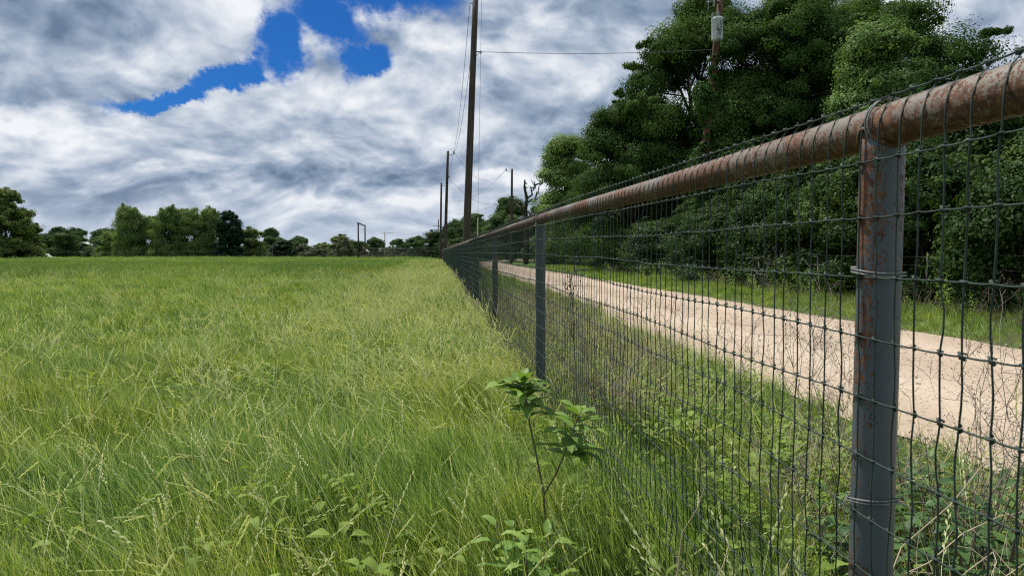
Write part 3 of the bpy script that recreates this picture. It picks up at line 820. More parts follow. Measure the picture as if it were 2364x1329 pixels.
# left field edge trees
for nm, ms, px, yd, rz, sc, lab in [
    ('pecan_tree', PEC, 10, 108, 0.4, 1.0, 'big yellow green pecan tree at the left edge'),
    ('pecan_tree', PEC, 62, 152, 2.4, (0.75, 0.75, 0.72), 'smaller pecan tree to the right of the big left edge one'),
    ('willow_tree', WIL[0], 300, 122, 0.2, (0.9, 0.9, 1.02), 'tallest willow at the left end of the willow thicket'),
    ('willow_tree', WIL[1], 345, 124, 1.2, (1, 1, 0.90), 'willow second from the left in the thicket'),
    ('willow_tree', WIL[0], 392, 121, 2.9, (0.9, 0.9, 0.98), 'willow with bare twigs at its top in mid thicket'),
    ('willow_tree', WIL[1], 438, 123, 4.2, (1, 1, 1.03), 'willow right of the middle of the thicket'),
    ('willow_tree', WIL[0], 487, 126, 5.2, (0.85, 0.85, 1.02), 'feathery pale willow beside the dark cedar'),
    ('willow_tree', WIL[1], 258, 128, 0.9, (0.8, 0.8, 0.62), 'low willow in front of the thicket left end'),
    ('cedar_tree', DARKT, 530, 118, 0.7, (0.85, 0.85, 0.98), 'dark pointed cedar at the right end of the thicket'),
    ('small_tree', PAL, 578, 122, 0.3, (1, 1, 0.92), 'pale yellow green small tree right of the dark cedar'),
    ('oak_tree', OAKF[1], 628, 168, 1.3, (0.92, 0.92, 0.88), 'dark flat topped oak right of the willow thicket'),
    ('oak_tree', OAKF[0], 690, 172, 3.1, (0.85, 0.85, 0.72), 'second flat topped oak, smaller and more open'),
    ('small_tree', PAL, 785, 134, 2.2, (1.1, 1.1, 0.85), 'pale bushy tree left of the ranch gateway'),
    ('small_tree', PAL, 752, 138, 4.2, (0.8, 0.8, 0.62), 'low pale tree left of the bushy one'),
    ('bush', SAG, 790, 126, 1.0, (1.0, 1.0, 0.98), 'dull green rounded bush left of the ranch gateway'),
    ('bush', SAG, 735, 130, 3.0, (1.0, 1.0, 0.72), 'brownish bush between pale tree and open oak'),
    ('bush', SAG, 700, 136, 5.0, (1.1, 1.1, 0.95), 'dull bush under the open flat topped oak'),
    ('bush', DARKT, 655, 130, 5.0, (0.9, 0.9, 0.48), 'low dark bush under the flat topped oak'),
    ('oak_tree', OAKF[0], 868, 205, 1.0, (0.85, 0.85, 0.78), 'far oak behind the corral nearest the gateway'),
    ('oak_tree', OAKF[1], 920, 210, 2.0, (0.9, 0.9, 0.68), 'far oak behind the middle of the corral'),
    ('oak_tree', OAKF[0], 962, 205, 4.0, (1.1, 1.1, 0.80), 'far dark oak behind the right end of the corral'),
    ('oak_tree', OAKF[1], 835, 190, 4.5, (0.8, 0.8, 0.55), 'low far oak behind the gateway posts')]:
    x, y = XY(px, yd)
    put_tree(nm, ms, (x, y), lab, 'bush' if nm == 'bush' else 'tree', None, rz, sc)
for i, (px, yd, k, s) in enumerate([(105, 172, 0, .8), (140, 176, 1, .95), (178, 190, 0, 1.05), (236, 160, 1, .62), (238, 184, 0, 1.0), (262, 178, 1, 0.9), (168, 160, 1, .68), (60, 180, 0, 0.9)]):
    put_tree('oak_tree', OAKF[k], XY(px, yd), ['dark oak just right of the pecan trees', 'dark oak above the white car', 'dark oak left of the white house', 'low oak in front of the white house right side',
             'dark oak behind the white house', 'dark oak left of the willow thicket', 'low dark oak left of the white house', 'dark oak behind the pecan trees'][i], 'tree', 'dark oaks behind the left pasture edge', i * 1.3, (1.0, 1.0, s))
rb2 = random.Random(9)
bs = [(x_, 150 + rb2.uniform(-10, 12)) for x_ in range(556, 840, 24)] + [(x_, 148 + rb2.uniform(-6, 6)) for x_ in (132, 150, 228, 246, 275, 320, 368, 415, 462, 505)]
for i, (px, yd) in enumerate(bs):
    k = i % 3
    put_tree('bush', (SHR[0], SAG, SHR[2])[k] if px > 556 else SHR[(0, 2, 0)[k]], XY(px, yd), ('mid green bush low in the hedge line beyond the pasture', 'dull grey green bush low in the hedge line beyond the pasture', 'taller green bush in the hedge line beyond the pasture')[k],
             'bush', 'bushes of the far hedge line', i * 1.7, (1.5, 1.5, (.85, .95, .7)[k] * rb2.uniform(.8, 1.1)))
# far wood that reads as one mass
r = np.random.default_rng(77); lb = []
for a in np.linspace(-62, 62, 150):
    dd = 330 + r.uniform(-25, 25)
    lb.append((dd * sin(R(a)), dd * cos(R(a)), r.uniform(0.5, 2.6) - 0.6, r.uniform(2.6, 4.2)))
fw = link('far_wood', crown_mesh('far_wood', 5, lb, 1.4, 26, 1.1, M['oak'], 0.8, 0.4))
tag(fw, 'continuous dark wood on the far horizon', 'wood', None, 'stuff')

# dead tree right of the far pole
dt = empty('dead_tree', (XY(1214, 74)[0], 74, 0)); tag(dt, 'bare dead tree with crooked limbs and vine at left of the grove', 'tree')
mb = MB(); r = np.random.default_rng(8)
mb.tube([(0, 0, -.2), (0.1, 0, 3), (-0.05, 0, 5.6), (0.1, 0, 6.8), (-0.15, 0, 7.9), (-0.12, 0, 8.7)], [.28, .24, .2, .17, .12, .08], 8)
mb.build('trunk', M['bark'], dt)
for a, b in [((0.0, 0, 5.2), (-1.5, 0.3, 6.6)), ((0.0, 0, 6.0), (1.5, -0.2, 7.0)), ((0.1, 0, 6.8), (0.9, 0.2, 8.3)), ((-0.8, 0.15, 6.0), (-1.7, 0, 6.1)), ((0, 0, 4.8), (2.1, 0.1, 6.1)), ((0.9, 0, 6.6), (1.3, 0, 7.6)), ((0.9, .2, 8.2), (1.6, 0, 8.2))]:
    mb = MB(); p = limb(mb, r, a, b, .12, .04, 0.9, 6, 6)
    for _ in range(4):
        q_ = p[r.integers(2, 6)]; limb(mb, r, q_, q_ + r.normal(0, .35, 3) + (0, 0, .3), .04, .02, .6, 4, 4)
    mb.build('branch', M['bark'], dt)
link('vine', crown_mesh('dead_vine', 9, [(0, 0, z, .30 - .02 * z) for z in np.linspace(2, 8.3, 14)], 90, 16, .10, M['vine'], 1.0, .5), dt)

# ------------------------------------------------------------------ utility poles
def pole(name, x, y, H, r0, r1, leanx, label, mat='pole', group='utility poles along the road', sides=14, z0=-0.3):
    t = empty(name, (x, y, 0)); tag(t, label, 'utility pole', group)
    mb = MB(); zs = np.linspace(z0, H, 8)
    mb.tube([(leanx * z / H, 0, z) for z in zs], [r0 + (r1 - r0) * max(0, z) / H for z in zs], sides)
    mb.build('shaft', M[mat], t, smooth=True)
    return t
def insulator(t, p, s=1.0, nm='insulator'):
    mb = MB(); x, y, z = p
    mb._lathe([(0.001, 0), (.035 * s, 0), (.03 * s, .03 * s), (.06 * s, .04 * s), (.03 * s, .07 * s), (.055 * s, .08 * s), (.028 * s, .11 * s), (.04 * s, .12 * s), (0.001, .16 * s)], (x, y, z), 10)
    return mb.build(nm, M['insul'], t, smooth=True)
PX, PY = XY(1073, 30)
pc = pole('utility_pole', PX, PY, 12.2, 0.17, 0.115, 0.50, 'tall weathered wooden pole rising over the fence, nearest of the row')
def plx(z): return 0.50 * z / 12.2
# fittings on the nearest pole
mb = MB(); mb.tube([(plx(9.5) + .12, -.05, 9.52), (plx(9.5) + .30, -.05, 9.52)], .018, 6); mb.tube([(plx(9.5) + .12, -.05, 9.35), (plx(9.5) + .26, -.05, 9.52)], .012, 5)
mb.build('bracket', M['steel'], pc); insulator(pc, (plx(9.5) + .30, -.05, 9.44), 0.9)
mb = MB(); mb.tube([(plx(11.7) + .0, -.02, 11.6), (plx(11.7) + .35, -.02, 11.85)], .02, 6); mb.build('bracket', M['steel'], pc); insulator(pc, (plx(11.7) + .35, -.02, 11.85), 1.1)
mb = MB(); mb.tube([(plx(11.4) - .08, -.02, 11.5), (plx(11.4) - .22, -.02, 11.5)], .02, 6); mb.build('bracket', M['steel'], pc)
mb = MB()
for zz0 in (7.2, 8.6, 10.1):
    mb = MB(); mb.tube([(plx(zz0), -.16, zz0), (plx(zz0), .16, zz0)], .014, 6); mb.build('bolt', M['steel'], pc)
# ground wire stapled down the pole
mb = MB(); mb.tube([(plx(z) - .03 + .006 * sin(z * 3), -(0.17 - .0045 * z) - .004, z) for z in np.linspace(0, 11.5, 24)], .005, 4); mb.build('ground_wire', M['cable'], pc)

p2x, p2y = XY(1024, 66); pb = pole('utility_pole', p2x + .1, p2y, 10.5, .16, .11, .35, 'second pole of the near row, with side arm for the wires')
mb = MB(); mb.tube([(.35, 0, 10.1), (.9, 0, 10.25)], .03, 5); mb.tube([(.35, 0, 10.35), (.55, 0, 10.75), (.9, 0, 10.5)], .015, 5); mb.build('side_arm', M['steel'], pb); insulator(pb, (.9, 0, 10.25), 1.8); insulator(pb, (.42, -.05, 8.05), 1.6)
p3x, p3y = XY(1016.5, 96); pd = pole('utility_pole', p3x, p3y, 10.5, .15, .12, .2, 'third pole of the near row, darkest and thin')
mb = MB(); mb.tube([(.2, 0, 10.1), (.65, 0, 10.1)], .03, 5); mb.build('side_arm', M['steel'], pd)
p4x, p4y = XY(1010, 199); pe = pole('utility_pole', p4x, p4y, 10.4, .16, .12, .35, 'far pole behind the end of the corral with crossarms')
for zz0 in (7.4, 8.4):
    mb = MB(); mb.box((-1.1, -.06, zz0), (1.1, .06, zz0 + .14)); mb.build('crossarm', M['pole'], pe)
for px, yd, H, nm in ((1005, 260, 8.2, 'small far pole with crossarm near the vanishing road'), (1001, 330, 7.5, 'tiny farthest pole near the vanishing road')):
    x, y = XY(px, yd); t = pole('utility_pole', x, y, H, .14, .12, 0, nm, 'palewood', sides=6)
    mb = MB(); mb.box((-1.3, -.06, H * .82), (1.3, .06, H * .82 + .14)); mb.build('crossarm', M['palewood'], t)
x, y = XY(889, 215); pf = pole('utility_pole', x, y, 7.3, .16, .12, 0, 'pale far pole standing behind the corral rails', 'palewood', 'pale far poles', 8)
mb = MB(); mb.box((-1.0, -.06, 6.9), (2.6, .06, 7.02)); mb.build('crossarm', M['palewood'], pf)
p5x, p5y = XY(1180, 80); pg = pole('utility_pole', p5x, p5y, 10.5, .16, .12, .1, 'far wooden pole across the road left of the dead tree')
mb = MB(); mb.tube([(.05, 0, 10.2), (-.6, 0, 10.3)], .03, 5); mb.build('side_arm', M['steel'], pg); insulator(pg, (-.55, 0, 10.3), 1.8); insulator(pg, (-.22, 0, 7.2), 1.5)

# transformer pole
TX, TY = XY(1597, 33)
TL = 1.22
tp = pole('transformer_pole', TX, TY, 13.4, .175, .13, TL, 'reddish wooden pole carrying a grey transformer, vine on its lower half', 'pole_red', None)
def tlx(z): return TL * z / 13.4
mb = MB(); cx = tlx(11.0) - 0.08
mb._lathe([(0.001, 10.72), (.235, 10.74), (.245, 10.8), (.255, 11.62), (.265, 11.64), (.265, 11.70), (.22, 11.75), (0.001, 11.78)], (cx - .02, -.42, 0), 24)
mb.build('transformer', M['can'], tp, smooth=False)
for dx_, z, s in ((-.30, 11.72, 1.5), (-.02, 11.74, 2.0)):
    insulator(tp, (cx + dx_ * .8, -.42, z), s, 'bushing')
mb = MB(); mb.tube([(cx - .12, -.2, 12.3), (cx - .15, -.35, 12.95)], [.05, .04], 8); mb.tube([(cx - .4, -.3, 12.1), (cx - .42, -.35, 12.8)], [.02, .02], 6); mb.build('fuse_cutout', M['insul'], tp)
mb = MB(); mb.box((cx - .46, -.25, 12.45), (cx + .12, -.15, 12.53)); mb.tube([(cx - .4, -.3, 12.1), (cx - .25, -.42, 11.95)], .008, 4); mb.build('mount_arm', M['steel'], tp)
for k, (a, b) in enumerate([(-.14, .03), (0.04, -.12), (.13, .02)]):
    mb = MB(); mb.tube([(cx + a, -.70, 11.58), (cx + a * .6 + .05 * b, -.74, 11.2), (cx + b, -.72, 10.85), (cx + .06, -.45, 10.5), (tlx(10.3) - .1, -.18, 10.3)], .011, 5)
    mb.build('lead_wire', M['rubber'], tp)
mb = MB(); mb.box((cx - .12, -.684, 11.12), (cx + .08, -.678, 11.15)); mb.box((cx - .12, -.684, 11.19), (cx - .05, -.678, 11.23)); mb.build('marking', M['steel'], tp)
vl = [(tlx(z) + .15 * sin(z * 2.1) - .18, -.12, z, .34 + .16 * sin(z * 1.7)) for z in np.linspace(.4, 8.4, 22)]
vl += [(tlx(z) - .05, -.1, z, .22) for z in np.linspace(8.4, 9.9, 5)]
link('vine', crown_mesh('pole_vine', 31, vl, 110, 34, .10, M['vine'], 1.2, .45), tp)

# wires
def span(name, a, b, sag, r_, label, group='overhead wires', mat='cable'):
    a = np.asarray(a, float); b = np.asarray(b, float)
    ts = np.linspace(0, 1, 25)
    pts = (a + (b - a) * ts[:, None]); pts[:, 2] -= sag * 4 * ts * (1 - ts)
    mb = MB(); mb.tube(pts - a, r_, 5); o = mb.build(name, M[mat], None, a)
    tag(o, label, 'wire', group); return o
A0 = np.array([PX, PY, 0])
span('overhead_wire', A0 + (plx(9.5) + .33, -.05, 9.52), (TX + tlx(10.4) - .15, TY - .15, 10.42), 0.12, .012, 'single level wire from the near pole to the transformer pole')
span('overhead_wire', A0 + (plx(11.5) - .22, -.02, 11.5), (p2x + 1.0, p2y, 10.5), 0.9, .011, 'upper wire from the near pole down to the side arm of the second pole')
span('overhead_wire', A0 + (plx(9.3) - .1, -.02, 9.3), (p2x + 1.0, p2y, 10.45), 0.9, .011, 'lower wire from the near pole down to the side arm of the second pole')
span('overhead_wire', (p2x + 1.0, p2y, 10.45), (p5x - .55, p5y, 10.5), 1.9, .011, 'sagging wire between the second pole arm and the pole across the road')
span('overhead_wire', (p2x + .5, p2y, 8.1), (p5x - .2, p5y, 7.4), 1.5, .011, 'lower sagging wire between the second pole and the pole across the road')
span('overhead_wire', (p3x + .6, p3y, 8.2), (p5x - .55, p5y, 10.4), 1.3, .011, 'long wire from the third pole up to the pole across the road')
span('overhead_wire', (p3x + .5, p3y, 6.7), (p5x - .2, p5y, 7.4), 0.9, .010, 'lowest wire from the third pole to the pole across the road')
span('overhead_wire', (p2x + 1.0, p2y, 10.45), (p3x + .5, p3y, 10.1), 0.5, .011, 'wire from the second pole to the third pole')
span('overhead_wire', (pf.location[0] + 2.4, pf.location[1], 7.0), (p4x - 1.0, p4y, 7.5), .6, .014, 'far level wire from the pale pole to the crossarm pole')
span('overhead_wire', (TX + tlx(10.4) + .15, TY + .1, 10.4), (TX + 9.5, TY + 10, 4.0), .3, .010, 'service wire running down right from the transformer pole into the trees')
gA = A0 + (plx(11.8) + .25, 0, 11.8); gB = np.array([XY(1101, 38)[0], 38, 0.0])
gw = empty('guy_wire', tuple(gB)); tag(gw, 'steep guy wire with pale guard tube beside the near pole', 'guy wire')
mb = MB(); mb.tube([gA - gB, (0, 0, 0)], .007, 5); mb.build('strand', M['cable'], gw)
u = (gA - gB) / np.linalg.norm(gA - gB); mb = MB(); mb.tube([u * .3, u * 3.6], .022, 8); mb.build('guard', M['guard'], gw)

# ------------------------------------------------------------------ corral and gateway at the far end of the pasture
CYd = 112.0
cx0 = XY(828, CYd)[0]; cx1 = XY(1014, CYd)[0]
co = empty('corral_fence', ((cx0 + cx1) / 2, CYd, 0)); tag(co, 'long dark pipe corral with four rails across the far end of the pasture', 'fence')
hw = (cx1 - cx0) / 2
for z in (0.45, 0.85, 1.35, 1.85):
    mb = MB(); mb.tube([(-hw, 0, z), (hw, 0, z)], .06, 6); mb.build('rail', M['black_pipe'], co)
for k in range(8):
    x = -hw + k * 2 * hw / 7
    mb = MB(); mb.tube([(x, .05, -.2), (x, .05, 1.92)], .06, 6); mb.build('post', M['black_pipe'], co)
for zo in (3.5,):
    mb = MB()
    for z in (0.7, 1.2, 1.7): mb.tube([(-hw, zo, z), (hw, zo, z)], .045, 6)
    mb.build('rear_rail', M['black_pipe'], co)
gt = empty('ranch_gateway', (cx0, CYd, 0)); tag(gt, 'tall dark pipe gateway of two posts and a header beam', 'gateway')
g2 = XY(843.5, 123)
for p in ((0, 0), (g2[0] - cx0, 11)):
    mb = MB(); mb.tube([(p[0], p[1], -.2), (p[0], p[1], 5.75)], .12, 8); mb.build('post', M['black_pipe'], gt)
mb = MB(); mb.tube([(-.02, -.3, 5.8), (g2[0] - cx0 + .02, 11.3, 5.8)], .11, 8); mb.build('header_beam', M['black_pipe'], gt)

# small shed seen between the gateway posts
sh = empty('shed', (XY(834, 150)[0], 150, float(ground_z(XY(834, 150)[0], 150)))); tag(sh, 'small grey gabled shed seen through the gateway', 'shed')
mb = MB(); mb.box((-1.4, -1.5, 0), (1.4, 1.5, 2.0)); mb.add([(-1.4, -1.5, 2.0), (1.4, -1.5, 2.0), (0, -1.5, 3.2), (-1.4, 1.5, 2.0), (1.4, 1.5, 2.0), (0, 1.5, 3.2)], None, [[0, 1, 2], [5, 4, 3]]); mb.build('wall', M['shedwood'], sh)
for sx in (-1, 1):
    mb = MB(); mb.tube([(sx * 1.6, -1.6, 1.85), (0, -1.6, 3.3)], .07, 4); mb.add([(sx * 1.65, -1.65, 1.82), (0, -1.65, 3.3), (0, 1.65, 3.3), (sx * 1.65, 1.65, 1.82)], [[0, 1, 2, 3]]); mb.build('roof', M['palewood'], sh)
mb = MB(); mb.box((-.5, -1.53, 0), (.5, -1.503, 1.7)); mb.build('door', M['black_pipe'], sh)

# t-post wire fence along the far side of the pasture
tf = empty('wire_fence', (XY(330, 116)[0], 116, 0)); tag(tf, 'thin wire fence on short posts in front of the willow thicket', 'fence')
bx = tf.location[0]
for px in (-160, -60, 20, 75, 160, 220, 282, 342, 400, 457, 515, 573, 630, 700):
    x = XY(px, 116)[0] - bx; zg = float(ground_z(x + bx, 116))
    mb = MB(); mb.tube([(x, 0, zg - .1), (x, 0, zg + 1.35)], .04, 5); mb.build('post', M['steel'], tf)
mb = MB()
xs = np.linspace(XY(-160, 116)[0], XY(828, 116)[0], 60)
for h in (.4, .75, 1.1, 1.3):
    mb.tube([(x - bx, -.03, float(ground_z(x, 116)) + h) for x in xs], .0045, 3)
mb.build('wire', M['steel'], tf)

# house and car beyond the pasture
hx, hy = XY(203, 172); hz = float(ground_z(hx, hy))
ho = empty('house', (hx, hy, hz), R(-25)); tag(ho, 'white house with pale roof half hidden by dark trees', 'house')
mb = MB(); mb.box((-4, -2.6, 0), (4, 2.6, 2.7)); mb.add([(-4, -2.6, 2.7), (-4, 2.6, 2.7), (-4, 0, 4.1), (4, -2.6, 2.7), (4, 2.6, 2.7), (4, 0, 4.1)], None, [[0, 2, 1], [3, 4, 5]]); mb.build('wall', M['siding'], ho)
mb = MB()
for sy in (-1, 1):
    V = [(-4.4, sy * 3.0, 2.52), (4.4, sy * 3.0, 2.52), (4.4, 0, 4.2), (-4.4, 0, 4.2)]
    V += [(a, b, c + .1) for a, b, c in V]
    mb.add(V, [[0, 1, 2, 3], [7, 6, 5, 4], [0, 4, 5, 1], [1, 5, 6, 2], [3, 7, 4, 0], [2, 6, 7, 3]])
mb.build('roof', M['roof'], ho)
for x in (-2.6, 0.6, 2.6):
    mb = MB(); mb.box((x - .5, -2.66, 1.0), (x + .5, -2.603, 2.1)); f_ = mb.build('window', M['white'], ho)
    mb = MB(); mb.box((x - .42, -2.68, 1.08), (x + .42, -2.662, 2.02)); mb.build('pane', M['glass'], f_)
mb = MB(); mb.box((-1.4, -2.65, 0), (-.5, -2.603, 2.05)); mb.build('door', M['shedwood'], ho)

def extrude_profile(mb, prof, y0, y1, inset=0.0):
    n = len(prof); V = [(x, y0, z) for x, z in prof] + [(x, y1, z) for x, z in prof]
    Q = [[i, (i + 1) % n, n + (i + 1) % n, n + i] for i in range(n)]
    mb.add(V, Q); c0 = np.mean(V[:n], 0); c1 = np.mean(V[n:], 0)
    mb.add([*V[:n], c0], None, [[(i + 1) % n, i, n] for i in range(n)]); mb.add([*V[n:], c1], None, [[i, (i + 1) % n, n] for i in range(n)])
kx, ky = XY(104, 141)
car = empty('parked_car', (kx, ky, float(ground_z(kx, ky)) + .02), R(4)); tag(car, 'small white car parked beyond the left edge of the pasture', 'car')
mb = MB(); extrude_profile(mb, [(-2.1, .35), (2.1, .35), (2.2, .6), (2.15, .88), (1.1, .98), (-1.9, 1.0), (-2.15, .85)], -.85, .85); mb.build('body', M['white'], car)
mb = MB(); extrude_profile(mb, [(-1.75, 1.0), (1.1, .985), (.55, 1.45), (.2, 1.52), (-1.2, 1.52), (-1.5, 1.45)], -.72, .72); mb.build('cabin', M['white'], car)
for pr in ([(-1.55, 1.06), (-.75, 1.06), (-.75, 1.42), (-1.35, 1.42)], [(-.65, 1.06), (.1, 1.06), (.1, 1.42), (-.65, 1.42)], [(.18, 1.06), (.85, 1.06), (.5, 1.4), (.18, 1.42)]):
    mb = MB(); extrude_profile(mb, pr, -.735, .735); mb.build('window', M['glass'], car)
for x in (-1.35, 1.35):
    for y in (-.8, .8):
        mb = MB(); mb.tube([(x, y - .1, .33), (x, y + .1, .33)], .33, 14); wh = mb.build('wheel', M['rubber'], car)
        mb = MB(); s_ = -1 if y < 0 else 1; mb.tube([(x, y + s_ * .1, .33), (x, y + s_ * .115, .33)], .19, 10); mb.build('rim', M['roof'], wh)
for y in (-.6, .6):
    mb = MB(); mb.box((2.12, y - .14, .62), (2.2, y + .14, .78)); mb.build('headlight', M['insul'], car)

# barbed wire fence across the road
bf = empty('barbed_wire_fence', tuple(fp(20, 9.8))); tag(bf, 'old barbed wire fence on thin rusty posts at the foot of the grove', 'fence')
b0_ = fp(20, 9.8); rb = random.Random(5)
sb = 6.0
while sb < 75:
    p = fp(sb, 9.8) - b0_
    mb = MB(); lx = rb.uniform(-.06, .06); mb.tube([(p[0], p[1], -.2), (p[0] + lx, p[1], 1.25)], .028, 6); mb.build('post', M['steel'], bf)
    sb += rb.uniform(3.6, 4.4)
for h in (.42, .70, .95, 1.18):
    mb = MB(); s_ = np.arange(6, 75, .5)
    pts = [fp(s, 9.77, h + .03 * sin(s * .8 + h * 9) + .012 * sin(s * 2.9 + h)) - b0_ for s in s_]
    mb.tube(pts, .0035, 4)
    for s in np.arange(8, 45, .14):
        c = fp(s, 9.77, h + .03 * sin(s * .8 + h * 9) + .012 * sin(s * 2.9 + h)) - b0_
        mb.tube([c - Zax * .014 + D * .004, c + Zax * .014 - D * .004], .0016, 3)
    mb.build('strand', M['barb'], bf)

# grey brush pile at the grove edge
bp_ = fp(21.5, 10.3); br = empty('brush_pile', tuple(bp_)); tag(br, 'pile of bare grey branches at the grove edge behind the barbed wire', 'brush pile')
r = np.random.default_rng(15)
for k in range(26):
    mb = MB(); a = np.array([r.uniform(-.7, .9), r.uniform(-.4, .4), 0.0]); b_ = a + (r.uniform(-1.1, .7), r.uniform(-.4, .4), r.uniform(.5, 1.5))
    p = limb(mb, r, a, b_, .02, .006, .5, 6, 5)
    for _ in range(4):
        q_ = p[r.integers(1, 6)]; limb(mb, r, q_, q_ + r.normal(0, .28, 3) + (0, 0, .1), .008, .004, .5, 4, 4)
    mb.build('branch', M['deadwood'], br)

# ------------------------------------------------------------------ broad leaf plants
def big_leaf(mb, base_, direc, L, Wd, droop, r, tint, fold=0.25):
    """an oval pointed leaf, folded along its midrib"""
    d = np.asarray(direc, float); d /= np.linalg.norm(d)
    side = np.cross(d, [0, 0, 1.0]); side /= (np.linalg.norm(side) + 1e-6)
    upv = np.cross(side, d)
    n = 7; V = []
    for i in range(n):
        t = i / (n - 1)
        c = np.asarray(base_) + d * L * t + np.array([0, 0, -droop * L * t * t])
        wd = Wd * (math.sin(pi * min(1, t * 0.94 + 0.06)) ** 0.8) * (1.12 - 0.35 * t) * 0.5 if 0 < i < n - 1 else Wd * 0.02
        wv = 0.03 * L * sin(t * 9 + tint * 7)
        V += [c - side * wd + upv * (wd * fold + wv), c, c + side * wd + upv * (wd * fold - wv)]
    Q = []
    for i in range(n - 1):
        a = i * 3; Q += [[a, a + 1, a + 4, a + 3], [a + 1, a + 2, a + 5, a + 4]]
    mb.add(V, Q, None, tint)

def leafy_shoot(mbs, mbl, r, pts, r0, r1, nleaf, L, start=0.4, spiral=2.4, tip=True):
    pts = np.asarray(pts, float)
    m = len(pts)
    ts = np.linspace(0, 1, m)
    mbs.tube(pts, r0 + (r1 - r0) * ts, 6)
    for k in range(nleaf):
        t = start + (1 - start) * (k + 0.5) / nleaf
        f = t * (m - 1); i = min(int(f), m - 2); p = pts[i] + (pts[i + 1] - pts[i]) * (f - i)
        T = pts[i + 1] - pts[i]; T /= np.linalg.norm(T)
        a = k * spiral + r.uniform(-.5, .5)
        o = np.array([cos(a), sin(a), 0]) + T * (0.25 + 0.5 * max(0, t - .8) * 5 * (1 if tip else 0)) + (0, 0, r.uniform(0, .35))
        ll = L * r.uniform(.7, 1.15) * (1.0 if t < .9 else .75)
        big_leaf(mbl, p + o / np.linalg.norm(o) * .008, o, ll, ll * r.uniform(.36, .46), r.uniform(.1, .55), r, r.uniform(0, 1))

r = np.random.default_rng(51)
sx_, sy_ = 0.135, 2.62
sap = empty('sapling', (sx_, sy_, 0)); tag(sap, 'young broadleaf sapling on a thin brown stem in the grass before the fence', 'sapling')
ms_, ml_ = MB(), MB()
main = [(0, 0, -.05), (-.006, 0, .2), (-.018, .01, .38), (-.045, .0, .52), (-.07, .0, .64), (-.085, 0, .74), (-.10, .01, .80)]
leafy_shoot(ms_, ml_, r, main, .0055, .0025, 30, .125, start=.70, tip=True)
leafy_shoot(ms_, ml_, r, [(-.018, .01, .36), (.03, -.02, .46), (.065, -.03, .55), (.09, -.02, .62), (.12, -.02, .69)], .0035, .002, 24, .14, start=.4)
leafy_shoot(ms_, ml_, r, [(-.08, 0, .72), (-.12, .01, .76), (-.15, -.01, .79)], .0025, .0015, 10, .11, start=.2)
leafy_shoot(ms_, ml_, r, [(.06, -.02, .52), (.10, .01, .53), (.13, .0, .54)], .002, .0015, 8, .12, start=.2)
ms_.build('stem', M['darktwig'], sap, smooth=True); ml_.build('foliage', M['sapling'], sap, smooth=True)
# second seedling low in front
s2 = empty('seedling', (0.06, 2.34, 0)); tag(s2, 'low leafy seedling at the foot of the sapling in the front grass', 'seedling')
ms_, ml_ = MB(), MB()
for k in range(7):
    a = k * 0.9 + r.uniform(-.2, .2); rr_ = r.uniform(.06, .17)
    leafy_shoot(ms_, ml_, r, [(0.01 * cos(a), 0.01 * sin(a), 0), (rr_ * .5 * cos(a), rr_ * .5 * sin(a), .16), (rr_ * cos(a), rr_ * sin(a), r.uniform(.26, .38))], .003, .0015, 7, .10, start=.5)
ms_.build('stem', M['darktwig'], s2, smooth=True); ml_.build('foliage', M['sapling'], s2, smooth=True)
# dense shrub behind the fence at lower right
def thicket(name, loc, n, rad, h0, h1, L, mat, label, seed, nl=10):
    r = np.random.default_rng(seed)
    e = empty(name, loc); tag(e, label, 'shrub')
    ms_, ml_ = MB(), MB()
    for k in range(n):
        a = r.uniform(0, 6.28); rr_ = rad * r.uniform(.1, 1) ** .7; h = r.uniform(h0, h1) * (1.1 - .45 * rr_ / rad)
        b_ = np.array([rr_ * .55 * cos(a), rr_ * .55 * sin(a), -.02]); e_ = np.array([rr_ * cos(a), rr_ * sin(a), h])
        mid = (b_ + e_) / 2 + r.normal(0, .03, 3)
        leafy_shoot(ms_, ml_, r, [b_, (b_ + mid) / 2, mid, (mid + e_) / 2, e_], .0045, .0015, nl, L, start=.3)
    ms_.build('stem', M['darktwig'], e, smooth=True); ml_.build('foliage', mat, e, smooth=True)
    return e
thicket('leafy_shrub', (1.42, 2.25, 0), 46, .46, .35, .72, .085, M['brier'], 'dense dark leafy shrub behind the wire right of the near post', 61)
thicket('leafy_shrub', (1.75, 3.0, 0), 26, .40, .25, .5, .085, M['brier'], 'lower leafy shrub at the road edge behind the near one', 62)
thicket('leafy_shrub', (0.98, 1.75, 0), 16, .25, .25, .46, .075, M['brier'], 'small leafy shrub at the foot of the near post', 63, 8)

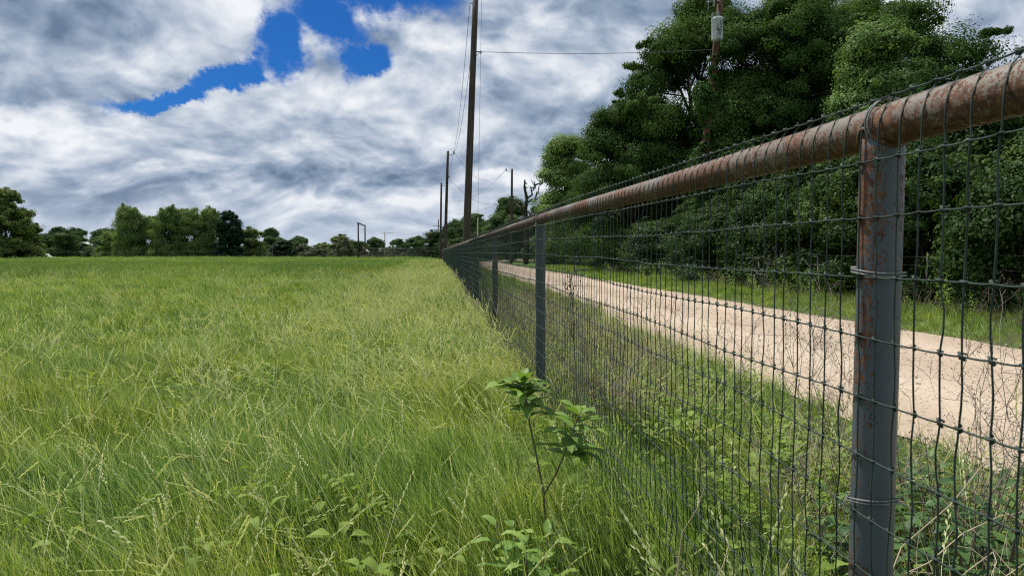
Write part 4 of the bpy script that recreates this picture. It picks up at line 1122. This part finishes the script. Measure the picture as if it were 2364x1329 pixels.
# pale dead stems leaning through the near shrub
def twiggy(mb, r, base_, h, spread, n, rad, seeds=None, curve=.25):
    base_ = np.asarray(base_, float)
    a = r.uniform(0, 6.28)
    top_ = base_ + (spread * cos(a), spread * sin(a), h)
    p = limb(mb, r, base_, top_, rad, rad * .45, curve, 9, 4)
    for k in range(n):
        q_ = p[r.integers(3, 9)]
        u = np.array([r.normal(0, .13), r.normal(0, .13), r.uniform(.05, .3)]) * h
        pp = limb(mb, r, q_, q_ + u, rad * .5, rad * .28, .5, 5, 3)
        for _ in range(3):
            q2 = pp[r.integers(1, 5)]; u2 = np.array([r.normal(0, .06), r.normal(0, .06), r.uniform(.0, .12)]) * h
            limb(mb, r, q2, q2 + u2, rad * .3, rad * .2, .5, 3, 3)
            if seeds is not None:
                for _s in range(2):
                    s_ = q2 + u2 * r.uniform(.6, 1.0) + r.normal(0, .004, 3); z = r.uniform(.0016, .0034)
                    o6 = np.array([[1, 0, 0], [-1, 0, 0], [0, 1, 0], [0, -1, 0], [0, 0, 1], [0, 0, -1]]) * z + s_
                    seeds.add(o6, None, [[0, 2, 4], [2, 1, 4], [1, 3, 4], [3, 0, 4], [2, 0, 5], [1, 2, 5], [3, 1, 5], [0, 3, 5]])
wl = ['dry weed with dark seeds just right of the near post', 'dry weed with dark seeds at the right edge of the wire', 'dry seeded weed leaning over the road near the shrub',
      'thin dry weed left of the near post', 'second dry weed left of the near post', 'dry weed against the road in the middle of the near panel', 'dry weed on the verge by the road bend of the near panel',
      'wispy dry weed further along the near panel', 'dry weed halfway to the second post', 'dry weed close to the second post', 'tall dry weed right of the second post', 'short dry weed right of the second post',
      'dry weed just past the second post', 'pale dry weed past the second post', 'dry weed near the third post', 'thin weed near the third post', 'dry weed by the shrub top', 'dry weed at lower right frame edge']
wp = [(2.2, .95), (1.9, 1.05), (2.7, 1.4), (2.55, .6), (2.9, .9), (3.3, 1.3), (4.1, 1.6), (4.6, 1.2), (4.9, .5), (5.4, .35), (4.7, .35), (5.2, .9), (6.4, .4), (7.0, .5), (8.4, .4), (9.2, .6), (2.4, 1.5), (1.6, .8)]
for k, (s, n_) in enumerate(wp):
    r = np.random.default_rng(900 + k)
    e = empty('dry_weed', tuple(fp(s, n_))); tag(e, wl[k], 'weed', 'dry weeds behind the fence')
    a, b_ = MB(), MB()
    for q_ in range(4): twiggy(a, r, (r.normal(0, .04), r.normal(0, .04), 0), r.uniform(.65, 1.0), r.uniform(.05, .3), 8, .0022, b_)
    a.build('stem', M['darktwig'] if k % 3 else M['deadwood'], e); b_.build('seed_pods', M['darktwig'], e)['kind'] = 'stuff'
ds = empty('dead_plant', tuple(fp(1.62, .25))); tag(ds, 'pale dead stems leaning across the leafy shrub behind the near post', 'dead stems')
r = np.random.default_rng(44)
for (a, b_) in [((-.35, .0, .0), (.35, .1, .62)), ((-.28, .05, .0), (.42, .15, .80)), ((-.1, 0, 0), (.3, .05, .55)), ((.1, .1, 0), (.55, .2, .5)), ((-.45, .1, 0), (-.32, .1, .55)), ((-.5, .15, 0), (-.38, .1, .7))]:
    mb = MB(); p = limb(mb, r, a, b_, .0026, .0014, .12, 8, 5)
    for _ in range(2):
        q_ = p[r.integers(3, 8)]; limb(mb, r, q_, q_ + r.normal(0, .07, 3) + (0, 0, .05), .0012, .0008, .3, 4, 4)
    mb.build('stem', M['paletwig'], ds)
# curled dark tendril hanging on the wire right of the second post
tv = empty('dry_vine', tuple(fp(4.0, -.02))); tag(tv, 'dead curled vine climbing the wire right of the second post', 'vine')
r = np.random.default_rng(46); mb = MB()
c = np.array([0.0, 0, 0.35]); pts = [(-.25, 0, .0), (-.2, 0, .3), (-.12, 0, .55), (-.04, 0, .78), (0.0, 0, .95), (.05, 0, 1.08), (.05, 0, 1.18)]
P_ = [D * a[0] + Zax * a[2] for a in pts]; mb.tube(P_, [.003] * 4 + [.0025, .002, .0015], 5); mb.build('stem', M['darktwig'], tv)
mb = MB()
for k in range(70):
    i_ = r.uniform(3, 5.99); q_ = P_[int(i_)] + (P_[int(i_) + 1] - P_[int(i_)]) * (i_ % 1) + r.normal(0, .018, 3) * (1, .3, 1)
    th = np.linspace(0, r.uniform(2, 5), 6); a_ = r.uniform(0, 6); rr_ = r.uniform(.006, .016)
    mb.tube([q_ + D * rr_ * cos(t + a_) + Zax * rr_ * sin(t + a_) for t in th], .0018, 4)
mb.build('dead_leaves', M['darktwig'], tv)

# ------------------------------------------------------------------ grass and weeds (stuff), instanced tufts
SRC = bpy.data.collections.new('tuft_sources')
def blades(r, n, rad, h0, h1, wd, bend, seg=4, clump=0.7, lean=None):
    a = r.uniform(0, 2 * pi, n); rr_ = rad * r.uniform(0, 1, n) ** clump
    base_ = np.stack([rr_ * np.cos(a), rr_ * np.sin(a), np.full(n, -0.02)], -1)
    h = r.uniform(h0, h1, n)
    ba = r.uniform(0, 2 * pi, n) if lean is None else r.normal(lean, 0.8, n)
    bd = np.stack([np.cos(ba), np.sin(ba), np.zeros(n)], -1)
    bk = np.abs(r.normal(bend, bend * .6, n))
    tw = r.uniform(0, 2 * pi, n); wv = np.stack([np.cos(tw), np.sin(tw), np.zeros(n)], -1)
    t = np.linspace(0, 1, seg + 1)
    P = base_[:, None] + np.array([0, 0, 1.0])[None, None] * (h[:, None] * (t - .28 * np.minimum(bk, 1.6)[:, None] * t ** 2.4))[..., None] + bd[:, None] * (h * bk)[:, None, None] * (t ** 2)[None, :, None]
    wk = wd * r.uniform(.6, 1.3, n)[:, None] * (np.minimum(1, .55 + t * 2) * (1 - t ** 2.2) + .06)[None]
    V = np.stack([P - wv[:, None] * wk[..., None] * .5, P + wv[:, None] * wk[..., None] * .5], 2)
    V = V.reshape(n, -1, 3); m = V.shape[1]
    q_ = np.array([[2 * i, 2 * i + 1, 2 * i + 3, 2 * i + 2] for i in range(seg)])
    Q = (q_[None] + (np.arange(n) * m)[:, None, None]).reshape(-1, 4)
    return V.reshape(-1, 3), Q, np.repeat(r.beta(2, 2.6, n), m), P

def seed_stalks(r, n, rad, h0, h1, thick, spike, lean=0.35, sd=0.003):
    """thin stems ending in zigzag spikes of pale spikelets"""
    V1, Q1, T1, P = blades(r, n, rad, h0, h1, thick, lean, 5, 0.6)
    mb = MB(); mb.add(V1, Q1, None, .45 + .5 * T1)
    for i in range(n):
        p = P[i]; tip = p[-1]; d = p[-1] - p[-2]; L = np.linalg.norm(d); d = d / L
        sp = spike * r.uniform(.6, 1.2); side = np.cross(d, rand_dir(r, 1)[0]); side /= np.linalg.norm(side)
        nn_ = 9
        for k in range(nn_):
            c = tip - d * sp * (k / nn_) + d * .01; s_ = side * (1 if k % 2 else -1)
            tt = d * .95 + s_ * .22; ln = spike * .17
            nb = np.cross(tt, d); nb /= (np.linalg.norm(nb) + 1e-6)
            wv = sd
            mb.add([c, c + tt * ln * .5 + s_ * wv * .8, c + tt * ln, c + tt * ln * .5 - s_ * wv * .6], [[0, 1, 2, 3]], None, r.uniform(.6, 1))
            mb.add([c, c + tt * ln * .5 + nb * wv, c + tt * ln, c + tt * ln * .5 - nb * wv], [[0, 1, 2, 3]], None, r.uniform(.5, 1))
    return mb

def src(name, me, colname):
    c = bpy.data.collections.get(colname) or bpy.data.collections.new(colname)
    o = bpy.data.objects.new(name, me); c.objects.link(o)
    return c

def scatter(name, colname, P, rot, scl, label, cat, kindmat=None):
    me = bpy.data.meshes.new(name)
    me.vertices.add(len(P)); me.vertices.foreach_set('co', np.asarray(P, np.float32).ravel())
    a = me.attributes.new('rot', 'FLOAT_VECTOR', 'POINT'); a.data.foreach_set('vector', np.asarray(rot, np.float32).ravel())
    a = me.attributes.new('scl', 'FLOAT_VECTOR', 'POINT'); a.data.foreach_set('vector', np.asarray(scl, np.float32).ravel())
    o = link(name, me); tag(o, label, cat, None, 'stuff')
    ng = bpy.data.node_groups.new(name + '_nodes', 'GeometryNodeTree')
    ng.interface.new_socket('Geometry', in_out='INPUT', socket_type='NodeSocketGeometry')
    ng.interface.new_socket('Geometry', in_out='OUTPUT', socket_type='NodeSocketGeometry')
    gi = ng.nodes.new('NodeGroupInput'); go = ng.nodes.new('NodeGroupOutput')
    ci = ng.nodes.new('GeometryNodeCollectionInfo'); ci.inputs[0].default_value = bpy.data.collections[colname]
    ci.inputs['Separate Children'].default_value = True; ci.inputs['Reset Children'].default_value = True
    ip = ng.nodes.new('GeometryNodeInstanceOnPoints'); ip.inputs['Pick Instance'].default_value = True
    rv_ = ng.nodes.new('FunctionNodeRandomValue'); rv_.data_type = 'INT'
    rv_.inputs[4].default_value = 0; rv_.inputs[5].default_value = 1000
    na_ = ng.nodes.new('GeometryNodeInputNamedAttribute'); na_.data_type = 'FLOAT_VECTOR'; na_.inputs[0].default_value = 'rot'
    nb_ = ng.nodes.new('GeometryNodeInputNamedAttribute'); nb_.data_type = 'FLOAT_VECTOR'; nb_.inputs[0].default_value = 'scl'
    e2r = ng.nodes.new('FunctionNodeEulerToRotation')
    L = ng.links
    L.new(gi.outputs[0], ip.inputs['Points']); L.new(ci.outputs[0], ip.inputs['Instance'])
    L.new(rv_.outputs[2], ip.inputs['Instance Index'])
    L.new(na_.outputs[0], e2r.inputs[0]); L.new(e2r.outputs[0], ip.inputs['Rotation'])
    L.new(nb_.outputs[0], ip.inputs['Scale']); L.new(ip.outputs[0], go.inputs[0])
    md = o.modifiers.new('scatter', 'NODES'); md.node_group = ng
    return o

# value noise in the plane for density and height
def vnoise(x, y, scale, seed):
    r = np.random.default_rng(seed); G = r.uniform(0, 1, (64, 64))
    u = x / scale; v = y / scale; i = np.floor(u).astype(int); j = np.floor(v).astype(int)
    fu = u - i; fv = v - j; fu = fu * fu * (3 - 2 * fu); fv = fv * fv * (3 - 2 * fv)
    g_ = lambda a, b: G[a % 64, b % 64]
    return (g_(i, j) * (1 - fu) + g_(i + 1, j) * fu) * (1 - fv) + (g_(i, j + 1) * (1 - fu) + g_(i + 1, j + 1) * fu) * fv

def region_points(r, dens, y0, y1, xl, xr):
    """uniform points between depths y0..y1 with x limits as functions of y"""
    H = y1 - y0; wid = max(xr(y1) - xl(y1), xr(y0) - xl(y0))
    x_min = min(xl(y0), xl(y1)); x_max = max(xr(y0), xr(y1))
    n = int(dens * H * (x_max - x_min))
    x = r.uniform(x_min, x_max, n); y = r.uniform(y0, y1, n)
    k = (x > xl(y)) & (x < xr(y))
    return x[k], y[k]
fenceX = lambda y: FX0 + FS * y
def mk(r, x, y, z, hs=(0.8, 1.2), tilt=0.12, hmul=1.0, wmul=1.0):
    # tufts lean together in drifts: the spin is applied last, so the lean is turned with it
    n = len(x)
    P = np.stack([x, y, z], -1)
    spin = r.uniform(0, 2 * pi, n)
    lx = -0.20 - 0.30 * vnoise(x + 77, y + 77, 1.6, 41); ly = 0.34 * (vnoise(x + 99, y + 99, 1.9, 43) - .5)
    k_ = np.where(wmul == 1.0, 1.0, 0.5)
    # world lean (lx along X, ly along Y) seen in each tuft's own frame
    ax_ = lx * np.cos(spin) + ly * np.sin(spin); ay_ = -lx * np.sin(spin) + ly * np.cos(spin)
    rx_ = -ay_ * k_ + r.normal(0, tilt, n); ry_ = ax_ * k_ + r.normal(0, tilt, n)
    rot = np.stack([rx_, ry_, spin], -1)
    s = r.uniform(hs[0], hs[1], n)
    scl = np.stack([s * wmul, s * wmul, s * hmul], -1)
    return P, rot, scl

r = np.random.default_rng(1001)
for k in range(6):     # fine meadow tufts
    V, Q, T, _ = blades(r, 66, .10, .08, .34, .0032, .28, 4)
    src('grass_tuft', make_mesh('grass_tuft', V, [Q], [M['grass']], attrs={'tint': T}), 'tufts_near')
for k in range(4):
    mbk = seed_stalks(r, 6, .12, .34, .64, .0030, .14, .45, .0036)
    src('seed_tuft', mbk.mesh('seed_tuft', M['seed']), 'tufts_seed')
for k in range(5):     # mid distance patches
    V, Q, T, _ = blades(r, 120, .26, .08, .34, .0060, .36, 3)
    src('grass_patch', make_mesh('grass_patch', V, [Q], [M['grass']], attrs={'tint': T}), 'tufts_mid')
for k in range(4):
    mbk = seed_stalks(r, 11, .28, .36, .62, .0042, .14, .42, .0055)
    src('seed_patch', mbk.mesh('seed_patch', M['seed']), 'tufts_seed_mid')
for k in range(4):     # far patches
    V, Q, T, _ = blades(r, 160, .75, .14, .34, .020, .35, 2)
    src('far_patch', make_mesh('far_patch', V, [Q], [M['grass_far']], attrs={'tint': T}), 'tufts_far')
for k in range(5):     # broad leaved weeds
    mb = MB()
    for q_ in range(8):
        a = r.uniform(0, 6.28); h = r.uniform(.05, .27); rr_ = r.uniform(.0, .07); L = r.uniform(.05, .095)
        big_leaf(mb, (rr_ * cos(a), rr_ * sin(a), h), (cos(a), sin(a), r.uniform(.2, .9)), L, L * r.uniform(.4, .62), r.uniform(.2, .8), r, r.uniform(0, 1))
        mb.tube([(0, 0, 0), (rr_ * cos(a), rr_ * sin(a), h)], .0015, 3)
    src('weed', mb.mesh('weed', M['broad']), 'weeds')
for k in range(4):     # tall leafy verge weeds with narrow leaves
    ms_ = MB()
    for q_ in range(3):
        a = r.uniform(0, 6.28); h = r.uniform(.28, .55)
        leafy_shoot(ms_, ms_, r, [(0, 0, 0), (.03 * cos(a), .03 * sin(a), h * .5), (.08 * cos(a), .08 * sin(a), h)], .002, .001, 16, .05, start=.15)
    src('tall_weed', ms_.mesh('tall_weed', M['broad']), 'weeds_tall')
for k in range(4):     # dry straw tangle
    V, Q, T, _ = blades(r, 34, .16, .25, .62, .0026, .75, 5)
    src('straw', make_mesh('straw', V, [Q], [M['paletwig']], attrs={'tint': T}), 'straws')
for k in range(4):     # long arching coarse blades
    V, Q, T, _ = blades(r, 14, .08, .25, .48, .0075, .75, 6)
    src('coarse_tuft', make_mesh('coarse_tuft', V, [Q], [M['grass']], attrs={'tint': T}), 'tufts_coarse')

r = np.random.default_rng(2002)
# near meadow: pasture side and verge up to the road
xl = lambda y: -0.86 * y - 2.2
def height_field(x, y):
    d = np.abs(x - fenceX(y))
    h = 0.72 + 0.55 * vnoise(x + 50, y + 50, 1.7, 3) + 0.25 * np.exp(-(np.minimum(x - fenceX(y), 0) / 1.3) ** 2)
    h = h * (0.9 + 0.25 * vnoise(x + 9, y + 9, .5, 4))
    return h
def cat(*L): return tuple(np.concatenate(a) for a in zip(*L))
x, y = region_points(r, 150, 0.6, 8.5, xl, lambda y: fenceX(y) + 0.3)
k = r.uniform(0, 1, len(x)) < .35 + 1.0 * sstep(.25, .6, vnoise(x + 60, y + 60, .45, 91) * .6 + .4 * vnoise(x + 33, y + 33, .17, 92)); x, y = x[k], y[k]
h = height_field(x, y) * (.75 + .5 * vnoise(x + 4, y + 4, .33, 93))
P, rot, scl = mk(r, x, y, ground_z(x, y), (.85, 1.2), .12); scl[:, 2] *= h
x2, y2 = region_points(r, 42, 0.4, 13, lambda y: fenceX(y) + 0.2, lambda y: fenceX(y) + 2.45)
P2, rot2, scl2 = mk(r, x2, y2, ground_z(x2, y2), (.75, 1.15), .2)
scl2[:, 2] *= 1.05 - .45 * sstep(1.2, 2.4, x2 - fenceX(y2))
P, rot, scl = cat((P, rot, scl), (P2, rot2, scl2))
scatter('meadow_grass', 'tufts_near', P, rot, scl, 'fine green meadow grass nearest the camera', 'grass')
# seed heads near
x, y = region_points(r, 34, 0.9, 9.0, xl, lambda y: fenceX(y) + 0.2)
dn = 0.35 + 0.9 * sstep(-3.2, -.4, x - fenceX(y)) * sstep(3.0, 6, y)
k = r.uniform(0, 1, len(x)) < dn * (0.5 + vnoise(x + 5, y + 5, 1.1, 8)); x, y = x[k], y[k]
P, rot, scl = mk(r, x, y, ground_z(x, y), (.75, 1.15), .16)
x2, y2 = region_points(r, 6, 1.0, 13, lambda y: fenceX(y) + 0.1, lambda y: fenceX(y) + 2.2)
P, rot, scl = cat((P, rot, scl), mk(r, x2, y2, ground_z(x2, y2), (.8, 1.2), .25))
scatter('seeding_grass', 'tufts_seed', P, rot, scl, 'pale seed stalks standing over the near grass', 'grass')
# mid meadow
x, y = region_points(r, 27, 8.0, 30, xl, lambda y: fenceX(y) + 0.2)
h = 0.55 + 0.5 * vnoise(x + 50, y + 50, 2.6, 3) + 0.30 * np.exp(-((x - fenceX(y)) / 1.6) ** 2)
P, rot, scl = mk(r, x, y, ground_z(x, y), (.85, 1.2), .10); scl[:, 2] *= h
x2, y2 = region_points(r, 16, 13, 60, lambda y: fenceX(y) + 0.2, lambda y: fenceX(y) + 2.35)
P, rot, scl = cat((P, rot, scl), mk(r, x2, y2, ground_z(x2, y2), (.9, 1.2), .15))
x3, y3 = region_points(r, 13, 5, 62, lambda y: fenceX(y) + 6.85, lambda y: fenceX(y) + 11.5)
a3, b3, c3 = mk(r, x3, y3, ground_z(x3, y3), (.55, 1.0), .15)
c3[:, 2] *= .45 + .75 * sstep(6.9, 9.5, x3 - fenceX(y3))
P, rot, scl = cat((P, rot, scl), (a3, b3, c3))
scatter('pasture_grass', 'tufts_mid', P, rot, scl, 'pasture and roadside grass at middle distance', 'grass')
x, y = region_points(r, 12.0, 8.5, 34, xl, lambda y: fenceX(y) + 0.1)
dn = 0.06 + 1.0 * np.exp(-((x - fenceX(y) + .6) / 2.4) ** 2)
k = r.uniform(0, 1, len(x)) < dn * (0.35 + 1.1 * vnoise(x + 5, y + 5, 2.4, 8)); x, y = x[k], y[k]
P, rot, scl = mk(r, x, y, ground_z(x, y), (.8, 1.15), .16)
x2, y2 = region_points(r, 3.5, 34, 80, lambda y: fenceX(y) - 3.2, lambda y: fenceX(y) + 0.1)
P, rot, scl = cat((P, rot, scl), mk(r, x2, y2, ground_z(x2, y2), (.9, 1.1), .16))
scatter('seeding_pasture', 'tufts_seed_mid', P, rot, scl, 'band of pale seed heads along the fence line', 'grass')
# far pasture
x, y = region_points(r, 3.2, 29, 75, lambda y: -0.84 * y - 2, lambda y: fenceX(y) + 0.1)
A = mk(r, x, y, ground_z(x, y), (.85, 1.2), .06)
x, y = region_points(r, 1.25, 75, 128, lambda y: -0.84 * y - 2, lambda y: fenceX(y) + 0.1)
B = mk(r, x, y, ground_z(x, y), (.9, 1.4), .05, 0.95, 1.6)
x, y = region_points(r, .7, 60, 130, lambda y: fenceX(y) + .3, lambda y: fenceX(y) + 2.3)
C = mk(r, x, y, ground_z(x, y), (.9, 1.4), .05, 1.1, 1.6)
P, rot, scl = cat(A, B, C)
hh = .5 + .7 * vnoise(P[:, 0] + 300, P[:, 1] * 0.6 + 300, 4.5, 12); scl[:, 2] *= hh
scatter('far_pasture_grass', 'tufts_far', P, rot, scl, 'smooth green grass of the far pasture', 'grass')
# weeds
x, y = region_points(r, 20, 1.0, 8.0, xl, lambda y: fenceX(y))
k = (vnoise(x + 40, y + 40, .8, 19) > .66) | (r.uniform(0, 1, len(x)) < .04); x, y = x[k], y[k]
A = mk(r, x, y, ground_z(x, y), (.8, 1.2), .2)
x, y = region_points(r, 40, .6, 7.5, lambda y: fenceX(y) - .45, lambda y: fenceX(y) + 1.6)
k = vnoise(x + 70, y + 70, .6, 23) > .42; x, y = x[k], y[k]
B = mk(r, x, y, ground_z(x, y), (.7, 1.15), .25)
P, rot, scl = cat(A, B)
scatter('broadleaf_weeds', 'weeds', P, rot, scl, 'low broadleaf weeds among the near grass', 'weeds')
x, y = region_points(r, 9, 1.6, 14, lambda y: fenceX(y) + .05, lambda y: fenceX(y) + 2.0)
A = mk(r, x, y, ground_z(x, y), (.55, 1.0), .2)
x, y = region_points(r, 1.6, 12, 40, lambda y: fenceX(y) + 8.2, lambda y: fenceX(y) + 11.5)
B = mk(r, x, y, ground_z(x, y), (1.0, 1.9), .2)
P, rot, scl = cat(A, B)
scatter('verge_weeds', 'weeds_tall', P, rot, scl, 'leafy weeds on the verges of the gravel road', 'weeds')
x, y = region_points(r, 26, 1.2, 18, lambda y: fenceX(y) - .1, lambda y: fenceX(y) + 1.7)
k = vnoise(x + 11, y + 11, .9, 29) > .52 - .22 * sstep(4, 7, y); x, y = x[k], y[k]
A = mk(r, x, y, ground_z(x, y), (.8, 1.25), .35)
x, y = region_points(r, 2.0, 8, 45, lambda y: fenceX(y) + 8.8, lambda y: fenceX(y) + 11.2)
B = mk(r, x, y, ground_z(x, y), (.9, 1.5), .3)
P, rot, scl = cat(A, B)
scatter('dry_straw', 'straws', P, rot, scl, 'dry straw tangled in the verge behind the fence', 'dry grass')
x, y = region_points(r, 5, 1.0, 10, xl, lambda y: fenceX(y) + 2.0)
k = (vnoise(x + 21, y + 21, 1.0, 31) > .72) | (x > fenceX(y)); x, y = x[k], y[k]
P, rot, scl = mk(r, x, y, ground_z(x, y), (.7, 1.15), .25)
scatter('coarse_grass', 'tufts_coarse', P, rot, scl, 'coarse arching grass blades in clumps', 'grass')

# loose stones on the gravel road
for k in range(5):
    n_ = 10; d_ = rand_dir(r, 1)
    lat = []
    for i_ in range(4):
        for j_ in range(6):
            th = pi * (i_ + .5) / 4; ph = 2 * pi * j_ / 6 + i_ * .3
            lat.append(np.array([sin(th) * cos(ph), sin(th) * sin(ph), .65 * cos(th)]) * r.uniform(.75, 1.2) * .011)
    Q = [[i_ * 6 + j_, i_ * 6 + (j_ + 1) % 6, (i_ + 1) * 6 + (j_ + 1) % 6, (i_ + 1) * 6 + j_] for i_ in range(3) for j_ in range(6)]
    mb = MB(); mb.add(lat, Q, [[0, 2, 1], [0, 3, 2], [0, 4, 3], [0, 5, 4], [18, 19, 20], [18, 20, 21], [18, 21, 22], [18, 22, 23]])
    src('stone', mb.mesh('stone', M['stone']), 'stones')
x, y = region_points(r, 95, 2.5, 22, lambda y: fenceX(y) + ROAD_A - .15, lambda y: fenceX(y) + ROAD_B + .2)
f = (x - fenceX(y) - ROAD_A) / (ROAD_B - ROAD_A)
pk = .10 + .9 * sstep(.18, .0, f) + .9 * sstep(.86, 1.0, f) + .35 * np.exp(-((f - .5) / .1) ** 2)
k = r.uniform(0, 1, len(x)) < pk; x, y, f = x[k], y[k], f[k]
ff = np.clip(f, 0, 1)
P, rot, scl = mk(r, x, y, .012 + .05 * (1 - (2 * ff - 1) ** 2) + .002, (.4, 1.1), .3)
scl *= r.lognormal(0, .4, len(x))[:, None]
scatter('loose_gravel', 'stones', P, rot, scl, 'loose stones scattered on the gravel road', 'gravel')
